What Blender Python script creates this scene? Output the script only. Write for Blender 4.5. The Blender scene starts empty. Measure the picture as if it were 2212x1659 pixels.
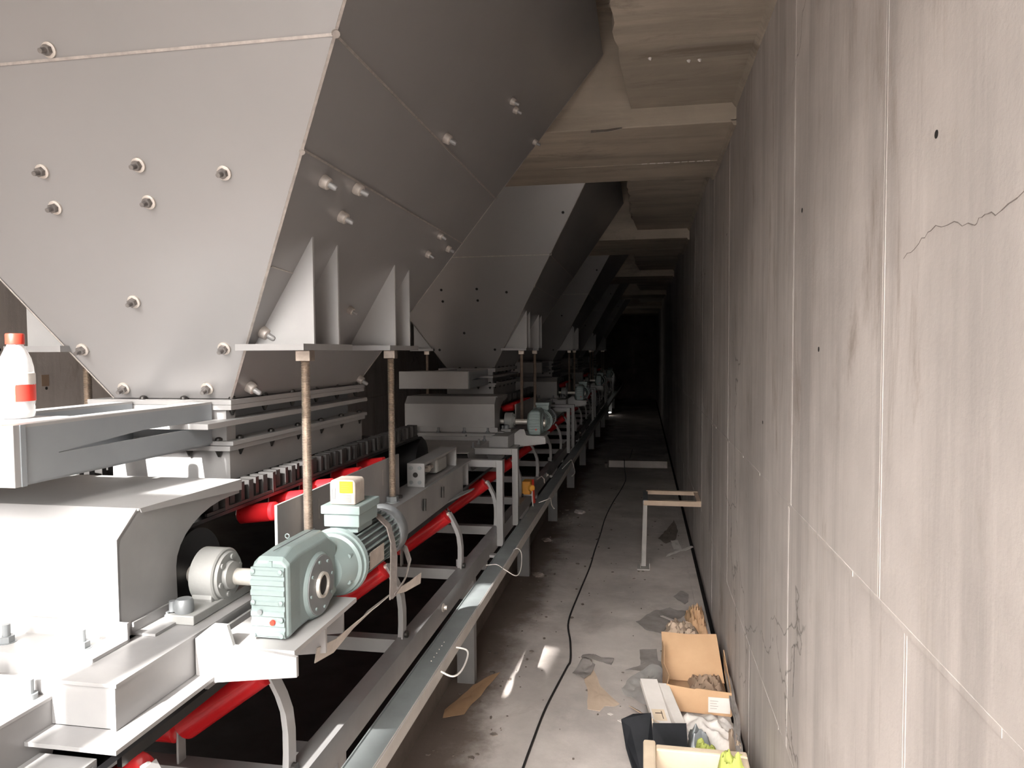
import bpy, math, random
from mathutils import Vector, Matrix, Euler, noise
from math import pi, sin, cos, radians

S = bpy.context.scene
COL = S.collection

# ------------------------------------------------------------------ camera, sky, sun, exposure
cam_d = bpy.data.cameras.new('camera')
cam = bpy.data.objects.new('camera', cam_d)
COL.objects.link(cam)
cam_d.sensor_fit = 'HORIZONTAL'
cam_d.sensor_width = 36.0
cam_d.lens = 36.0 * 1565.0 / 2212.0
cam_d.clip_start = 0.02
cam_d.clip_end = 200
cam.matrix_world = Matrix(((0.98383197, -0.00168942, 0.17908602, 0.0),
                           (0.17897624, 0.04552904, -0.98279937, 0.0),
                           (-0.00649325, 0.99896159, 0.0450953, 1.6),
                           (0, 0, 0, 1)))
S.camera = cam

w = bpy.data.worlds.new('sky')
S.world = w
w.use_nodes = True
bg = w.node_tree.nodes['Background']
# hazy daylight sky with the same sun position as the lamp below
_n, _l = w.node_tree.nodes, w.node_tree.links
_sky = _n.new('ShaderNodeTexSky')
_sky.sky_type = 'NISHITA'
_sky.sun_disc = False
_sky.sun_elevation = math.atan2(0.565, 0.823)
_sky.sun_rotation = pi + 0.085
_sky.altitude = 0
_sky.air_density = 0.8
_sky.dust_density = 7.0
_sky.ozone_density = 0.5
_hs = _n.new('ShaderNodeHueSaturation')
_hs.inputs['Saturation'].default_value = 0.25
_l.new(_sky.outputs[0], _hs.inputs['Color'])
_l.new(_hs.outputs[0], bg.inputs[0])
bg.inputs[1].default_value = 0.46

sun_d = bpy.data.lights.new('sun', 'SUN')
sun_d.energy = 15.0
sun_d.angle = radians(0.53)
sun_d.color = (1.0, 0.965, 0.92)
sun = bpy.data.objects.new('sun', sun_d)
COL.objects.link(sun)
sun.location = (-2, -8, 6)
sun.rotation_euler = Vector((0.07, 0.82, -0.565)).to_track_quat('-Z', 'Y').to_euler()

S.view_settings.view_transform = 'Standard'
S.view_settings.look = 'None'
S.view_settings.gamma = 1.0
S.view_settings.use_curve_mapping = False
S.view_settings.exposure = 0.72

PITCH = 3.38          # spacing of the hoppers and of the ceiling beams
NU = 5                # number of hopper units down the tunnel

# ------------------------------------------------------------------ materials
def nodes_of(name):
    m = bpy.data.materials.new(name)
    m.use_nodes = True
    nt = m.node_tree
    return m, nt, nt.nodes['Principled BSDF']


def surf(name, c1, c2=None, rough=0.5, metal=0.0, scale=6.0, stretch=(1, 1, 1), bump=0.0, bscale=60.0,
         rvar=0.1, spec=0.5, coat=0.0, trans=0.0, ior=1.45, alpha=1.0):
    m, nt, p = nodes_of(name)
    N, L = nt.nodes, nt.links
    if c2 is None:
        c2 = tuple(v * 0.86 for v in c1)
    tc = N.new('ShaderNodeTexCoord')
    mp = N.new('ShaderNodeMapping')
    mp.inputs['Scale'].default_value = stretch
    L.new(tc.outputs['Object'], mp.inputs[0])
    nz = N.new('ShaderNodeTexNoise')
    nz.inputs['Scale'].default_value = scale
    nz.inputs['Detail'].default_value = 5
    nz.inputs['Roughness'].default_value = 0.6
    L.new(mp.outputs[0], nz.inputs[0])
    cr = N.new('ShaderNodeValToRGB')
    cr.color_ramp.elements[0].position = 0.32
    cr.color_ramp.elements[1].position = 0.68
    cr.color_ramp.elements[0].color = (*c2, 1)
    cr.color_ramp.elements[1].color = (*c1, 1)
    L.new(nz.outputs[0], cr.inputs[0])
    L.new(cr.outputs[0], p.inputs['Base Color'])
    mr = N.new('ShaderNodeMapRange')
    mr.inputs['To Min'].default_value = min(1, rough + rvar)
    mr.inputs['To Max'].default_value = max(0.03, rough - rvar)
    L.new(nz.outputs[0], mr.inputs[0])
    L.new(mr.outputs[0], p.inputs['Roughness'])
    p.inputs['Metallic'].default_value = metal
    p.inputs['Specular IOR Level'].default_value = spec
    p.inputs['Coat Weight'].default_value = coat
    p.inputs['Transmission Weight'].default_value = trans
    p.inputs['IOR'].default_value = ior
    p.inputs['Alpha'].default_value = alpha
    if bump:
        n2 = N.new('ShaderNodeTexNoise')
        n2.inputs['Scale'].default_value = bscale
        n2.inputs['Detail'].default_value = 6
        L.new(mp.outputs[0], n2.inputs[0])
        b = N.new('ShaderNodeBump')
        b.inputs['Strength'].default_value = bump
        b.inputs['Distance'].default_value = 0.004
        L.new(n2.outputs[0], b.inputs['Height'])
        L.new(b.outputs[0], p.inputs['Normal'])
    return m


def concrete(name, base, streak=(1, 1, 1), stain=0.5, dark=(0.13, 0.105, 0.085), crack=0.0, big=0.9, warm=(0.50, 0.42, 0.34), dirtx=None):
    """cast concrete: cloudy base, streaks along one direction, stains, pin holes, hairline cracks"""
    m, nt, p = nodes_of(name)
    N, L = nt.nodes, nt.links
    tc = N.new('ShaderNodeTexCoord')

    def noi(scale, st=(1, 1, 1), det=6, rg=0.6, off=(0, 0, 0), dist=0.0):
        mp = N.new('ShaderNodeMapping')
        mp.inputs['Scale'].default_value = st
        mp.inputs['Location'].default_value = off
        L.new(tc.outputs['Object'], mp.inputs[0])
        nz = N.new('ShaderNodeTexNoise')
        nz.inputs['Scale'].default_value = scale
        nz.inputs['Detail'].default_value = det
        nz.inputs['Roughness'].default_value = rg
        nz.inputs['Distortion'].default_value = dist
        L.new(mp.outputs[0], nz.inputs[0])
        return nz.outputs[0]

    def ramp(src, a, b, lo=0.0, hi=1.0):
        mr = N.new('ShaderNodeMapRange')
        mr.interpolation_type = 'SMOOTHSTEP'
        mr.inputs['From Min'].default_value = a
        mr.inputs['From Max'].default_value = b
        mr.inputs['To Min'].default_value = lo
        mr.inputs['To Max'].default_value = hi
        L.new(src, mr.inputs[0])
        return mr.outputs[0]

    def mul(x, y):
        n = N.new('ShaderNodeMath')
        n.operation = 'MULTIPLY'
        for i, v in enumerate((x, y)):
            if isinstance(v, (int, float)):
                n.inputs[i].default_value = v
            else:
                L.new(v, n.inputs[i])
        return n.outputs[0]

    def mix(fac, a, b, mode='MIX'):
        n = N.new('ShaderNodeMix')
        n.data_type = 'RGBA'
        n.blend_type = mode
        if isinstance(fac, (int, float)):
            n.inputs[0].default_value = fac
        else:
            L.new(fac, n.inputs[0])
        for i, v in ((6, a), (7, b)):
            if isinstance(v, tuple):
                n.inputs[i].default_value = (*v, 1)
            else:
                L.new(v, n.inputs[i])
        return n.outputs[2]

    lo = tuple(v * 0.80 for v in base)
    hi = tuple(min(1, v * 1.16) for v in base)
    c = mix(ramp(noi(big, (1, 1, 1), 5, 0.6), 0.35, 0.66), lo, hi)
    c = mix(mul(ramp(noi(2.2, streak, 8, 0.65), 0.42, 0.70), 0.75), c, tuple(v * 0.66 for v in base))
    c = mix(mul(ramp(noi(6.0, streak, 8, 0.7, (3, 1, 7)), 0.5, 0.74), 0.35), c, tuple(min(1, v * 1.3) for v in base))
    c = mix(mul(ramp(noi(1.3, (1, 1, 0.6), 7, 0.7, (9, 4, 2), 0.4), 0.56, 0.72), stain * 0.6), c, warm)
    c = mix(mul(ramp(noi(2.6, tuple(0.35 + 0.5 * s for s in streak), 9, 0.72, (5, 8, 1), 0.7), 0.525, 0.70), stain), c, dark)
    c = mix(mul(ramp(noi(24, streak, 4, 0.6, (2, 2, 2)), 0.66, 0.78), stain * 0.5), c, dark)
    if crack:
        v = N.new('ShaderNodeTexVoronoi')
        v.feature = 'DISTANCE_TO_EDGE'
        v.inputs['Scale'].default_value = 0.9
        mp = N.new('ShaderNodeMapping')
        L.new(tc.outputs['Object'], mp.inputs[0])
        nn = N.new('ShaderNodeTexNoise')
        nn.inputs['Scale'].default_value = 3.5
        nn.inputs['Detail'].default_value = 7
        L.new(mp.outputs[0], nn.inputs[0])
        va = N.new('ShaderNodeVectorMath')
        va.operation = 'ADD'
        L.new(mp.outputs[0], va.inputs[0])
        sc = N.new('ShaderNodeVectorMath')
        sc.operation = 'SCALE'
        sc.inputs['Scale'].default_value = 0.45
        L.new(nn.outputs[1], sc.inputs[0])
        L.new(sc.outputs[0], va.inputs[1])
        L.new(va.outputs[0], v.inputs[0])
        line = ramp(v.outputs[0], 0.0, 0.006, 1.0, 0.0)
        mask = ramp(noi(1.1, (1, 1, 1), 2, 0.5, (1.7, 2.2, 0)), 0.52, 0.6)
        c = mix(mul(mul(line, mask), crack), c, (0.10, 0.085, 0.07))
    if dirtx is not None:      # spilt brown dirt along the machine side of the walkway
        sx = N.new('ShaderNodeSeparateXYZ')
        L.new(tc.outputs['Object'], sx.inputs[0])
        ad = N.new('ShaderNodeMath')
        ad.operation = 'MULTIPLY_ADD'
        ad.inputs[1].default_value = 0.75
        L.new(noi(1.6, (1, 1, 1), 8, 0.7, (4, 4, 4)), ad.inputs[0])
        L.new(sx.outputs[0], ad.inputs[2])
        c = mix(mul(ramp(ad.outputs[0], dirtx + 0.20, dirtx + 0.42, 1.0, 0.0), 0.85), c, (0.16, 0.12, 0.095))
    L.new(c, p.inputs['Base Color'])
    p.inputs['Roughness'].default_value = 0.86
    p.inputs['Specular IOR Level'].default_value = 0.25
    b = N.new('ShaderNodeBump')
    b.inputs['Strength'].default_value = 0.35
    b.inputs['Distance'].default_value = 0.004
    L.new(noi(38, (1, 1, 1), 8, 0.7), b.inputs['Height'])
    L.new(b.outputs[0], p.inputs['Normal'])
    return m


def glow(name, col, st):
    m, nt, p = nodes_of(name)
    p.inputs['Base Color'].default_value = (*col, 1)
    p.inputs['Emission Color'].default_value = (*col, 1)
    p.inputs['Emission Strength'].default_value = st
    return m


M = {}
M['wall'] = concrete('cast_concrete_wall', (0.57, 0.525, 0.495), (3.2, 3.2, 0.22), 0.8, crack=0.6, dark=(0.33, 0.275, 0.235), warm=(0.50, 0.435, 0.37))
M['ground'] = surf('bright_dusty_ground', (0.56, 0.55, 0.545), (0.48, 0.47, 0.465), 0.95, 0, 1.2)
M['crackgrey'] = surf('crack_grey', (0.24, 0.21, 0.19), (0.15, 0.13, 0.12), 0.9)  # grey of the crack lines themselves
M['plaster'] = surf('white_render', (0.80, 0.78, 0.75), (0.74, 0.72, 0.70), 0.9, 0, 3)  # only on the added tower, pale so its face stays bright
M['ceil'] = concrete('cast_concrete_ceiling', (0.47, 0.41, 0.34), (0.3, 2.6, 2.6), 0.55)
M['beamc'] = concrete('cast_concrete_beam', (0.50, 0.43, 0.35), (0.25, 2.6, 2.6), 0.5)
M['floor'] = concrete('dusty_concrete_floor', (0.58, 0.525, 0.49), (1, 1, 1), 0.3, dark=(0.30, 0.24, 0.205), dirtx=-0.62)
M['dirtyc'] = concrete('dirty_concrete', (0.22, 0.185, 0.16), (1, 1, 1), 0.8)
M['hop'] = surf('grey_painted_hopper_steel', (0.315, 0.306, 0.304), (0.29, 0.284, 0.283), 0.36, 0.35, 1.6, rvar=0.06)
M['steel'] = surf('light_grey_painted_steel', (0.30, 0.294, 0.292), (0.25, 0.247, 0.247), 0.42, 0.2, 5, rvar=0.1)
M['bluest'] = surf('blue_grey_painted_steel', (0.30, 0.325, 0.34), (0.26, 0.28, 0.30), 0.42, 0.15, 4)
M['white'] = surf('off_white_painted_steel', (0.37, 0.365, 0.36), (0.325, 0.32, 0.318), 0.45, 0.1, 4)
M['weld'] = surf('bare_weld_edge', (0.50, 0.46, 0.43), (0.36, 0.33, 0.31), 0.4, 0.5, 60)
M['zinc'] = surf('zinc_plated_thread', (0.62, 0.54, 0.47), (0.42, 0.36, 0.31), 0.35, 0.8, 30)
M['bolt'] = surf('pale_cast_bolt', (0.62, 0.57, 0.52), (0.45, 0.41, 0.38), 0.45, 0.4, 40)
M['dkbolt'] = surf('blackened_bolt', (0.07, 0.065, 0.06), (0.03, 0.03, 0.03), 0.4, 0.6, 40)
M['nut'] = surf('dull_grey_nut', (0.30, 0.28, 0.27), (0.14, 0.13, 0.125), 0.4, 0.6, 60)
M['galv'] = surf('galvanised_rail', (0.27, 0.30, 0.30), (0.22, 0.24, 0.245), 0.45, 0.3, 7, rvar=0.12)
M['galvedge'] = surf('pale_rail_lip', (0.52, 0.50, 0.47), (0.42, 0.40, 0.38), 0.5, 0.2, 8)
M['rubber'] = surf('black_rubber', (0.012, 0.012, 0.013), (0.008, 0.008, 0.009), 0.45, 0, 9, rvar=0.15, spec=0.35)
M['pleat'] = surf('dusty_grey_rubber', (0.05, 0.047, 0.046), (0.03, 0.029, 0.028), 0.6, 0, 9)
M['red'] = surf('red_roller_paint', (0.62, 0.018, 0.022), (0.52, 0.012, 0.016), 0.28, 0.0, 6, rvar=0.06, coat=0.3)
M['gear'] = surf('pale_blue_grey_enamel', (0.235, 0.29, 0.285), (0.205, 0.26, 0.255), 0.38, 0.1, 8, bump=0.1)
M['geardk'] = surf('grey_machined_enamel', (0.22, 0.235, 0.24), (0.18, 0.19, 0.2), 0.4, 0.3, 8)
M['bearing'] = surf('grey_cast_bearing', (0.30, 0.305, 0.295), (0.25, 0.25, 0.242), 0.5, 0.1, 10, bump=0.15)
M['shaft'] = surf('bare_steel_shaft', (0.85, 0.82, 0.76), (0.7, 0.66, 0.6), 0.3, 0.6, 20)
M['beige'] = surf('dusty_beige_plastic', (0.42, 0.37, 0.32), (0.30, 0.26, 0.23), 0.5, 0, 30)
M['yellow'] = surf('yellow_sticker', (0.72, 0.33, 0.01), (0.68, 0.30, 0.01), 0.5, 0, 20)
M['ink'] = surf('dark_print_ink', (0.10, 0.07, 0.05), None, 0.6)
M['orange'] = surf('orange_yellow_plastic', (0.75, 0.36, 0.05), (0.62, 0.28, 0.04), 0.45, 0, 20)
M['redpl'] = surf('red_lever_plastic', (0.45, 0.03, 0.015), (0.36, 0.02, 0.01), 0.4, 0, 20)
M['strap'] = surf('grey_webbing', (0.20, 0.175, 0.16), (0.15, 0.13, 0.12), 0.7, 0, 90)
M['tape'] = surf('pale_wrapping_strip', (0.50, 0.45, 0.40), (0.38, 0.34, 0.30), 0.6, 0, 30)
M['wire'] = surf('white_wire', (0.75, 0.72, 0.68), None, 0.5)
M['cable'] = surf('black_cable_sheath', (0.022, 0.020, 0.020), None, 0.5)
M['card'] = surf('brown_cardboard', (0.56, 0.36, 0.21), (0.50, 0.315, 0.18), 0.85, 0, 7, bump=0.1)
M['card2'] = surf('faded_cardboard', (0.60, 0.47, 0.36), (0.52, 0.40, 0.30), 0.85, 0, 7)
M['paper'] = surf('brown_packing_paper', (0.34, 0.24, 0.17), (0.27, 0.19, 0.135), 0.85, 0, 9, bump=0.2)
M['plastic'] = surf('milky_plastic_film', (0.62, 0.60, 0.58), (0.50, 0.48, 0.46), 0.35, 0, 9, spec=0.5, alpha=0.55)
M['greypap'] = surf('grey_dusty_paper', (0.33, 0.30, 0.285), (0.24, 0.215, 0.20), 0.85, 0, 12)
M['whitepap'] = surf('white_paper', (0.72, 0.68, 0.64), (0.64, 0.60, 0.56), 0.8, 0, 9)
M['cream'] = surf('cream_foam', (0.72, 0.60, 0.45), (0.62, 0.50, 0.37), 0.8, 0, 8, bump=0.15)
M['black'] = surf('black_coated_board', (0.016, 0.017, 0.02), (0.008, 0.009, 0.011), 0.6, 0, 10, spec=0.25)
M['lime'] = surf('lime_yellow_cloth', (0.46, 0.50, 0.13), (0.38, 0.42, 0.10), 0.8, 0, 10, bump=0.2)
M['khaki'] = surf('olive_cloth', (0.30, 0.34, 0.20), (0.2, 0.23, 0.13), 0.85, 0, 10, bump=0.2)
M['bottle'] = surf('clear_plastic_bottle', (0.95, 0.96, 0.97), (0.95, 0.96, 0.97), 0.08, 0, 6, rvar=0.02, trans=0.7, ior=1.25)
M['capred'] = surf('red_bottle_cap', (0.70, 0.05, 0.03), None, 0.4)
M['label'] = surf('orange_red_label', (0.75, 0.06, 0.04), (0.70, 0.05, 0.035), 0.4)
M['labelor'] = surf('orange_label_band', (0.85, 0.38, 0.14), (0.8, 0.34, 0.12), 0.4)
M['lamp'] = glow('lit_lamp_tube', (1.0, 0.97, 0.93), 12.0)
M['dark'] = surf('dark_recess', (0.02, 0.018, 0.017), None, 0.9)


# ------------------------------------------------------------------ geometry helpers
class MB:
    def __init__(self):
        self.v, self.f, self.mi = [], [], []
        self.cur = 0

    def add(self, vs, fs):
        o = len(self.v)
        self.v += [tuple(x) for x in vs]
        self.f += [tuple(o + i for i in f) for f in fs]
        self.mi += [self.cur] * len(fs)
        return self

    def box(self, x0, x1, y0, y1, z0, z1):
        if x0 > x1: x0, x1 = x1, x0
        if y0 > y1: y0, y1 = y1, y0
        if z0 > z1: z0, z1 = z1, z0
        v = [(x, y, z) for z in (z0, z1) for y in (y0, y1) for x in (x0, x1)]
        return self.add(v, [(0, 2, 3, 1), (4, 5, 7, 6), (0, 1, 5, 4), (2, 6, 7, 3), (0, 4, 6, 2), (1, 3, 7, 5)])

    def prism(self, poly, d):
        """closed polygon of 3-D points swept along vector d"""
        n = len(poly)
        d = Vector(d)
        a = [Vector(p) for p in poly]
        nrm = Vector((0, 0, 0))
        for i in range(n):
            nrm += a[i].cross(a[(i + 1) % n])
        if nrm.dot(d) > 0:
            a.reverse()
        b = [p + d for p in a]
        fs = [tuple(range(n)), tuple(range(2 * n - 1, n - 1, -1))]
        fs += [(i, i + n, (i + 1) % n + n, (i + 1) % n) for i in range(n)]
        return self.add(a + b, fs)

    def lathe(self, prof, p0, axis, n=24, smooth=True, caps=True):
        """prof: list of (distance along axis, radius)"""
        ax = Vector(axis).normalized()
        t = Vector((0, 0, 1)) if abs(ax.z) < 0.9 else Vector((1, 0, 0))
        u = ax.cross(t).normalized()
        w_ = ax.cross(u)
        p0 = Vector(p0)
        vs, fs = [], []
        for (h, r) in prof:
            for k in range(n):
                a = 2 * pi * k / n
                vs.append(p0 + ax * h + (u * cos(a) + w_ * sin(a)) * r)
        for i in range(len(prof) - 1):
            for k in range(n):
                k2 = (k + 1) % n
                fs.append((i * n + k, i * n + k2, (i + 1) * n + k2, (i + 1) * n + k))
        if caps:
            fs.append(tuple(range(n - 1, -1, -1)))
            fs.append(tuple((len(prof) - 1) * n + k for k in range(n)))
        return self.add(vs, fs)

    def cyl(self, p0, p1, r, r2=None, n=20):
        d = Vector(p1) - Vector(p0)
        return self.lathe([(0, r), (d.length, r if r2 is None else r2)], p0, d, n)

    def tube(self, pts, r, n=8):
        pts = [Vector(p) for p in pts]
        vs, fs = [], []
        prev = None
        for i, p in enumerate(pts):
            t = (pts[min(i + 1, len(pts) - 1)] - pts[max(i - 1, 0)]).normalized()
            if prev is None:
                up = Vector((0, 0, 1)) if abs(t.z) < 0.9 else Vector((1, 0, 0))
                u = t.cross(up).normalized()
            else:
                u = (prev - t * prev.dot(t)).normalized()
            prev = u
            w_ = t.cross(u)
            for k in range(n):
                a = 2 * pi * k / n
                vs.append(p + (u * cos(a) + w_ * sin(a)) * r)
        for i in range(len(pts) - 1):
            for k in range(n):
                k2 = (k + 1) % n
                fs.append((i * n + k, i * n + k2, (i + 1) * n + k2, (i + 1) * n + k))
        fs.append(tuple(range(n - 1, -1, -1)))
        fs.append(tuple((len(pts) - 1) * n + k for k in range(n)))
        return self.add(vs, fs)

    def strip(self, pts, wid, th, wdir=(0, 1, 0), nrm=None):
        """flat bar following pts; wid along wdir (vector or list of vectors), th across"""
        pts = [Vector(p) for p in pts]
        vs, fs = [], []
        for i, p in enumerate(pts):
            t = (pts[min(i + 1, len(pts) - 1)] - pts[max(i - 1, 0)]).normalized()
            wd = Vector(wdir[i] if isinstance(wdir, list) else wdir).normalized()
            nn = t.cross(wd).normalized()
            for a, b in ((-1, -1), (1, -1), (1, 1), (-1, 1)):
                vs.append(p + wd * (a * wid / 2) + nn * (b * th / 2))
        for i in range(len(pts) - 1):
            for k in range(4):
                k2 = (k + 1) % 4
                fs.append((i * 4 + k, i * 4 + k2, (i + 1) * 4 + k2, (i + 1) * 4 + k))
        fs.append((3, 2, 1, 0))
        e = (len(pts) - 1) * 4
        fs.append((e, e + 1, e + 2, e + 3))
        return self.add(vs, fs)

    def mesh(self, name, mats, smooth=None):
        me = bpy.data.meshes.new(name)
        me.from_pydata(self.v, [], self.f)
        if not isinstance(mats, (list, tuple)):
            mats = [mats]
        for m in mats:
            me.materials.append(m)
        if len(mats) > 1:
            me.polygons.foreach_set('material_index', self.mi)
        if smooth is not None:
            me.polygons.foreach_set('use_smooth', [True] * len(me.polygons))
            me.set_sharp_from_angle(angle=radians(smooth))
        me.validate()
        me.update()
        return me


def obj(name, mb, mat, parent=None, smooth=None, bevel=0.0, level=1):
    """links the shape as ONE mesh object; level 1 = part of a thing, 2 = sub-part"""
    me = mb if isinstance(mb, bpy.types.Mesh) else mb.mesh(name, mat, smooth)
    o = bpy.data.objects.new(name, me)
    COL.objects.link(o)
    if parent is not None:
        o.parent = parent
        if parent.type == 'EMPTY':
            o.location = -parent.location
    if bevel:
        b = o.modifiers.new('edge', 'BEVEL')
        b.width = bevel
        b.segments = 2
        b.limit_method = 'ANGLE'
        b.angle_limit = radians(40)
    return o


def tag(o, label=None, cat=None, group=None, kind=None):
    if label: o['label'] = label
    if cat: o['category'] = cat
    if group: o['group'] = group
    if kind: o['kind'] = kind
    return o


def thing(name, label, cat, loc, group=None):
    e = bpy.data.objects.new(name, None)
    e.empty_display_size = 0.05
    e.location = loc
    COL.objects.link(e)
    return tag(e, label, cat, group)


def copy_tree(o, parent=None):
    c = o.copy()
    COL.objects.link(c)
    c.parent = parent
    for ch in list(KIDS.get(o.name, o.children)):
        copy_tree(ch, c)
    return c


KIDS = {}


def struct(name, mb, mat, parent=None, smooth=None, bevel=0.0):
    o = obj(name, mb, mat, parent, smooth, bevel)
    if parent is None:
        o['kind'] = 'structure'
    return o


def place(me, name, loc, nrm, parent, roll=0.0):
    """a shared mesh built along +Z set at loc (world) pointing along nrm"""
    o = bpy.data.objects.new(name, me)
    COL.objects.link(o)
    o.parent = parent
    base = parent.location if parent.type == 'EMPTY' else Vector((0, 0, 0))
    o.location = Vector(loc) - base
    q = Vector(nrm).normalized().to_track_quat('Z', 'Y')
    o.rotation_euler = (q.to_matrix() @ Matrix.Rotation(roll, 3, 'Z')).to_euler()
    return o


def hexn(mb, p0, ax, h, r):
    return mb.lathe([(0, r), (h, r)], p0, ax, 6)


# ------------------------------------------------------------------ the setting
XR, XL = 0.403, -2.6
YB, YE = -3.6, 24.0

# right wall: backing + cast fields with raised joints
back = struct('wall_right', MB().box(XR + 0.012, XR + 0.35, YB, YE, -0.3, 3.4), M['wall'])
rows = [(0.0, 0.457, [-3.6, -2.2, -0.6, 0.05, 1.33, 2.87, 4.43, 6.0, 7.6, 9.2, 10.8, 12.4, 14.0, 17, 20, 24.0]),
        (0.457, 1.163, [-3.6, -2.2, -0.6, 0.05, 1.2, 2.13, 3.64, 4.43, 5.24, 6.8, 8.4, 10.0, 11.6, 13.2, 17, 20, 24.0]),
        (1.163, 2.7, [-3.6, -2.2, -0.2, 0.55, 1.335, 2.1, 3.64, 4.43, 5.24, 6.05, 7.6, 9.2, 10.8, 12.4, 14.0, 17, 20, 24.0])]
for (z0, z1, js) in rows:
    for a, b in zip(js[:-1], js[1:]):
        g = 0.003
        obj('concrete_panel', MB().box(XR, XR + 0.02, a + g, b - g, z0 + g, z1 - g), M['wall'], back)
    for j in js[1:-1]:
        obj('joint_ridge', MB().box(XR - 0.0007, XR + 0.02, j - 0.0024, j + 0.0024, z0, z1), M['wall'], back)
        obj('joint_ridge', MB().box(XR - 0.0005, XR + 0.02, j + 0.009, j + 0.0110, z0, z1), M['wall'], back)
for z in (0.457, 1.163):
    rng = random.Random(int(z * 100))
    mb = MB()
    y = YB
    while y < YE:
        st = 0.12 + 0.2 * rng.random()
        d = 0.0006 + 0.003 * rng.random() ** 2 * (1 if z > 1 else 0.5)
        mb.box(XR - d, XR + 0.02, y, min(YE, y + st), z - 0.004 - 0.006 * rng.random(), z + 0.004)
        y += st
    obj('seam_ridge', mb, M['wall'], back)
# hairline cracks and open joints: shallow dark gaps in the wall face
def crack(pts, wd, mat):
    mb = MB()
    rg = random.Random(len(pts))
    fine = []
    for (a, b) in zip(pts[:-1], pts[1:]):
        for k in range(4):
            t = k / 4
            fine.append((a[0] + (b[0] - a[0]) * t + 0.004 * (rg.random() - 0.5), a[1] + (b[1] - a[1]) * t + 0.006 * (rg.random() - 0.5)))
    fine.append(pts[-1])
    for i in range(len(fine) - 1):
        (y0, z0), (y1, z1) = fine[i], fine[i + 1]
        d = Vector((0, y1 - y0, z1 - z0)).normalized()
        n = Vector((0, -d.z, d.y)) * wd * (0.4 + 0.8 * rg.random()) / 2
        a, b = Vector((XR - 0.0004, y0, z0)), Vector((XR - 0.0004, y1, z1))
        mb.prism([a - n, a + n, b + n * 0.8, b - n * 0.8], (0.001, 0, 0))
    obj('crack', mb, mat, back)
crack([(0.80, 1.80), (0.876, 1.768), (0.941, 1.757), (0.976, 1.760), (1.0, 1.752), (1.057, 1.768), (1.136, 1.771), (1.18, 1.757), (1.243, 1.742)], 0.0013, M['crackgrey'])
crack([(2.037, 0.80), (2.039, 0.725), (2.048, 0.65)], 0.003, M['dark'])
crack([(4.512, 1.141), (4.55, 0.8), (4.62, 0.47)], 0.006, M['dark'])
# small holes of form ties in the right wall
for (y, z) in ((2.0, 1.96), (3.75, 2.17), (1.12, 1.9), (1.8, 1.6), (2.6, 1.35)):
    obj('tie_hole', MB().cyl((XR - 0.0008, y, z), (XR + 0.01, y, z), 0.006, n=10), M['dark'], back)

wl = struct('wall_left', MB().box(XL - 0.3, XL - 0.012, YB, YE, -0.3, 3.4), M['wall'])
js = [-3.6, -1.5, 0.2, 1.9, 3.6, 5.3, 7.0, 10, 13, 17, 24]
for (z0, z1) in ((0, 1.163), (1.163, 2.7), (2.7, 3.4)):
    for a, b in zip(js[:-1], js[1:]):
        obj('concrete_panel', MB().box(XL - 0.02, XL, a + 0.003, b - 0.003, z0 + 0.003, z1 - 0.003), M['wall'], wl)
for (y, z) in ((2.55, 1.62), (2.82, 1.62), (2.78, 1.45), (2.78, 1.35), (2.6, 1.9)):
    obj('tie_hole', MB().cyl((XL - 0.01, y, z), (XL + 0.0008, y, z), 0.007, n=10), M['dark'], wl)
obj('socket_recess', MB().box(XL - 0.01, XL + 0.001, 2.755, 2.795, 1.46, 1.51), M['paper'], wl)

fl = struct('floor', MB().box(XL, 0.372, YB, YE, -0.2, 0.0), M['floor'])
struct('floor_slot', MB().box(0.372, XR + 0.02, YB, YE, -0.25, -0.07), M['dark'])
struct('trim_1', MB().box(0.318, 0.372, YB, 5.9, 0.0, 0.009).box(0.322, 0.372, 5.93, 16, 0.0, 0.006), M['floor'])
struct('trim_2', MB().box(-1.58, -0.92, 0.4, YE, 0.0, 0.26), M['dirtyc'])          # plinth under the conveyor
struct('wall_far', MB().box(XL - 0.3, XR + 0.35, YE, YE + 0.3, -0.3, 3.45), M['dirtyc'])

# ceiling: soffit slab along the right wall, an upper slab over the hoppers, cross beams
ceil = struct('ceiling', MB().box(XL, XR + 0.3, 0.03, YE, 3.16, 3.45), M['ceil'])
for k in range(7):
    a, b = 1.07 + PITCH * k, 3.40 + PITCH * k
    mb = MB()
    rng = random.Random(k)
    pts = [(XR + 0.02, a), (XR + 0.02, b)]
    n = 34
    edge = []
    for i in range(n + 1):
        t = i / n
        yy = b + (a - b) * t
        rough_e = 0.011 if yy - a < 1.75 else 0.002
        edge.append((-0.105 + rough_e * (rng.random() - 0.5) * 2 + 0.045 * max(0, (yy - b + 0.75)) / 0.75, yy))
    poly = [(x, y, 2.7) for (x, y) in pts + edge]
    mb.prism(poly, (0, 0, 0.46))
    obj('slab', mb, M['ceil'], ceil)
for k in range(7):
    a = 0.02 + PITCH * k
    bm = MB().box(XL, XR + 0.02, a, a + 1.05, 2.615, 3.2)
    o = struct('ceiling_beam', bm, M['beamc'], bevel=0.006)
    # cold joint lip under the beam
    obj('mortar_joint', MB().box(-0.5, XR, a + 0.66, a + 0.668, 2.6125, 2.62), M['beamc'], o)
    if k == 1:
        rng = random.Random(5)
        for i in range(9):
            x = -0.02 + i * 0.042 + 0.01 * rng.random()
            obj('mortar_splash', MB().box(x, x + 0.03, a + 0.655, a + 0.661 + 0.006 * rng.random(), 2.612, 2.62), M['whitepap'], o)
    obj('corner_mortar', MB().prism([(XR - 0.012, a, 2.6), (XR + 0.01, a, 2.6), (XR + 0.01, a, 2.625), (XR - 0.025, a, 2.625)], (0, 1.05, 0)), M['beamc'], o)
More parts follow.
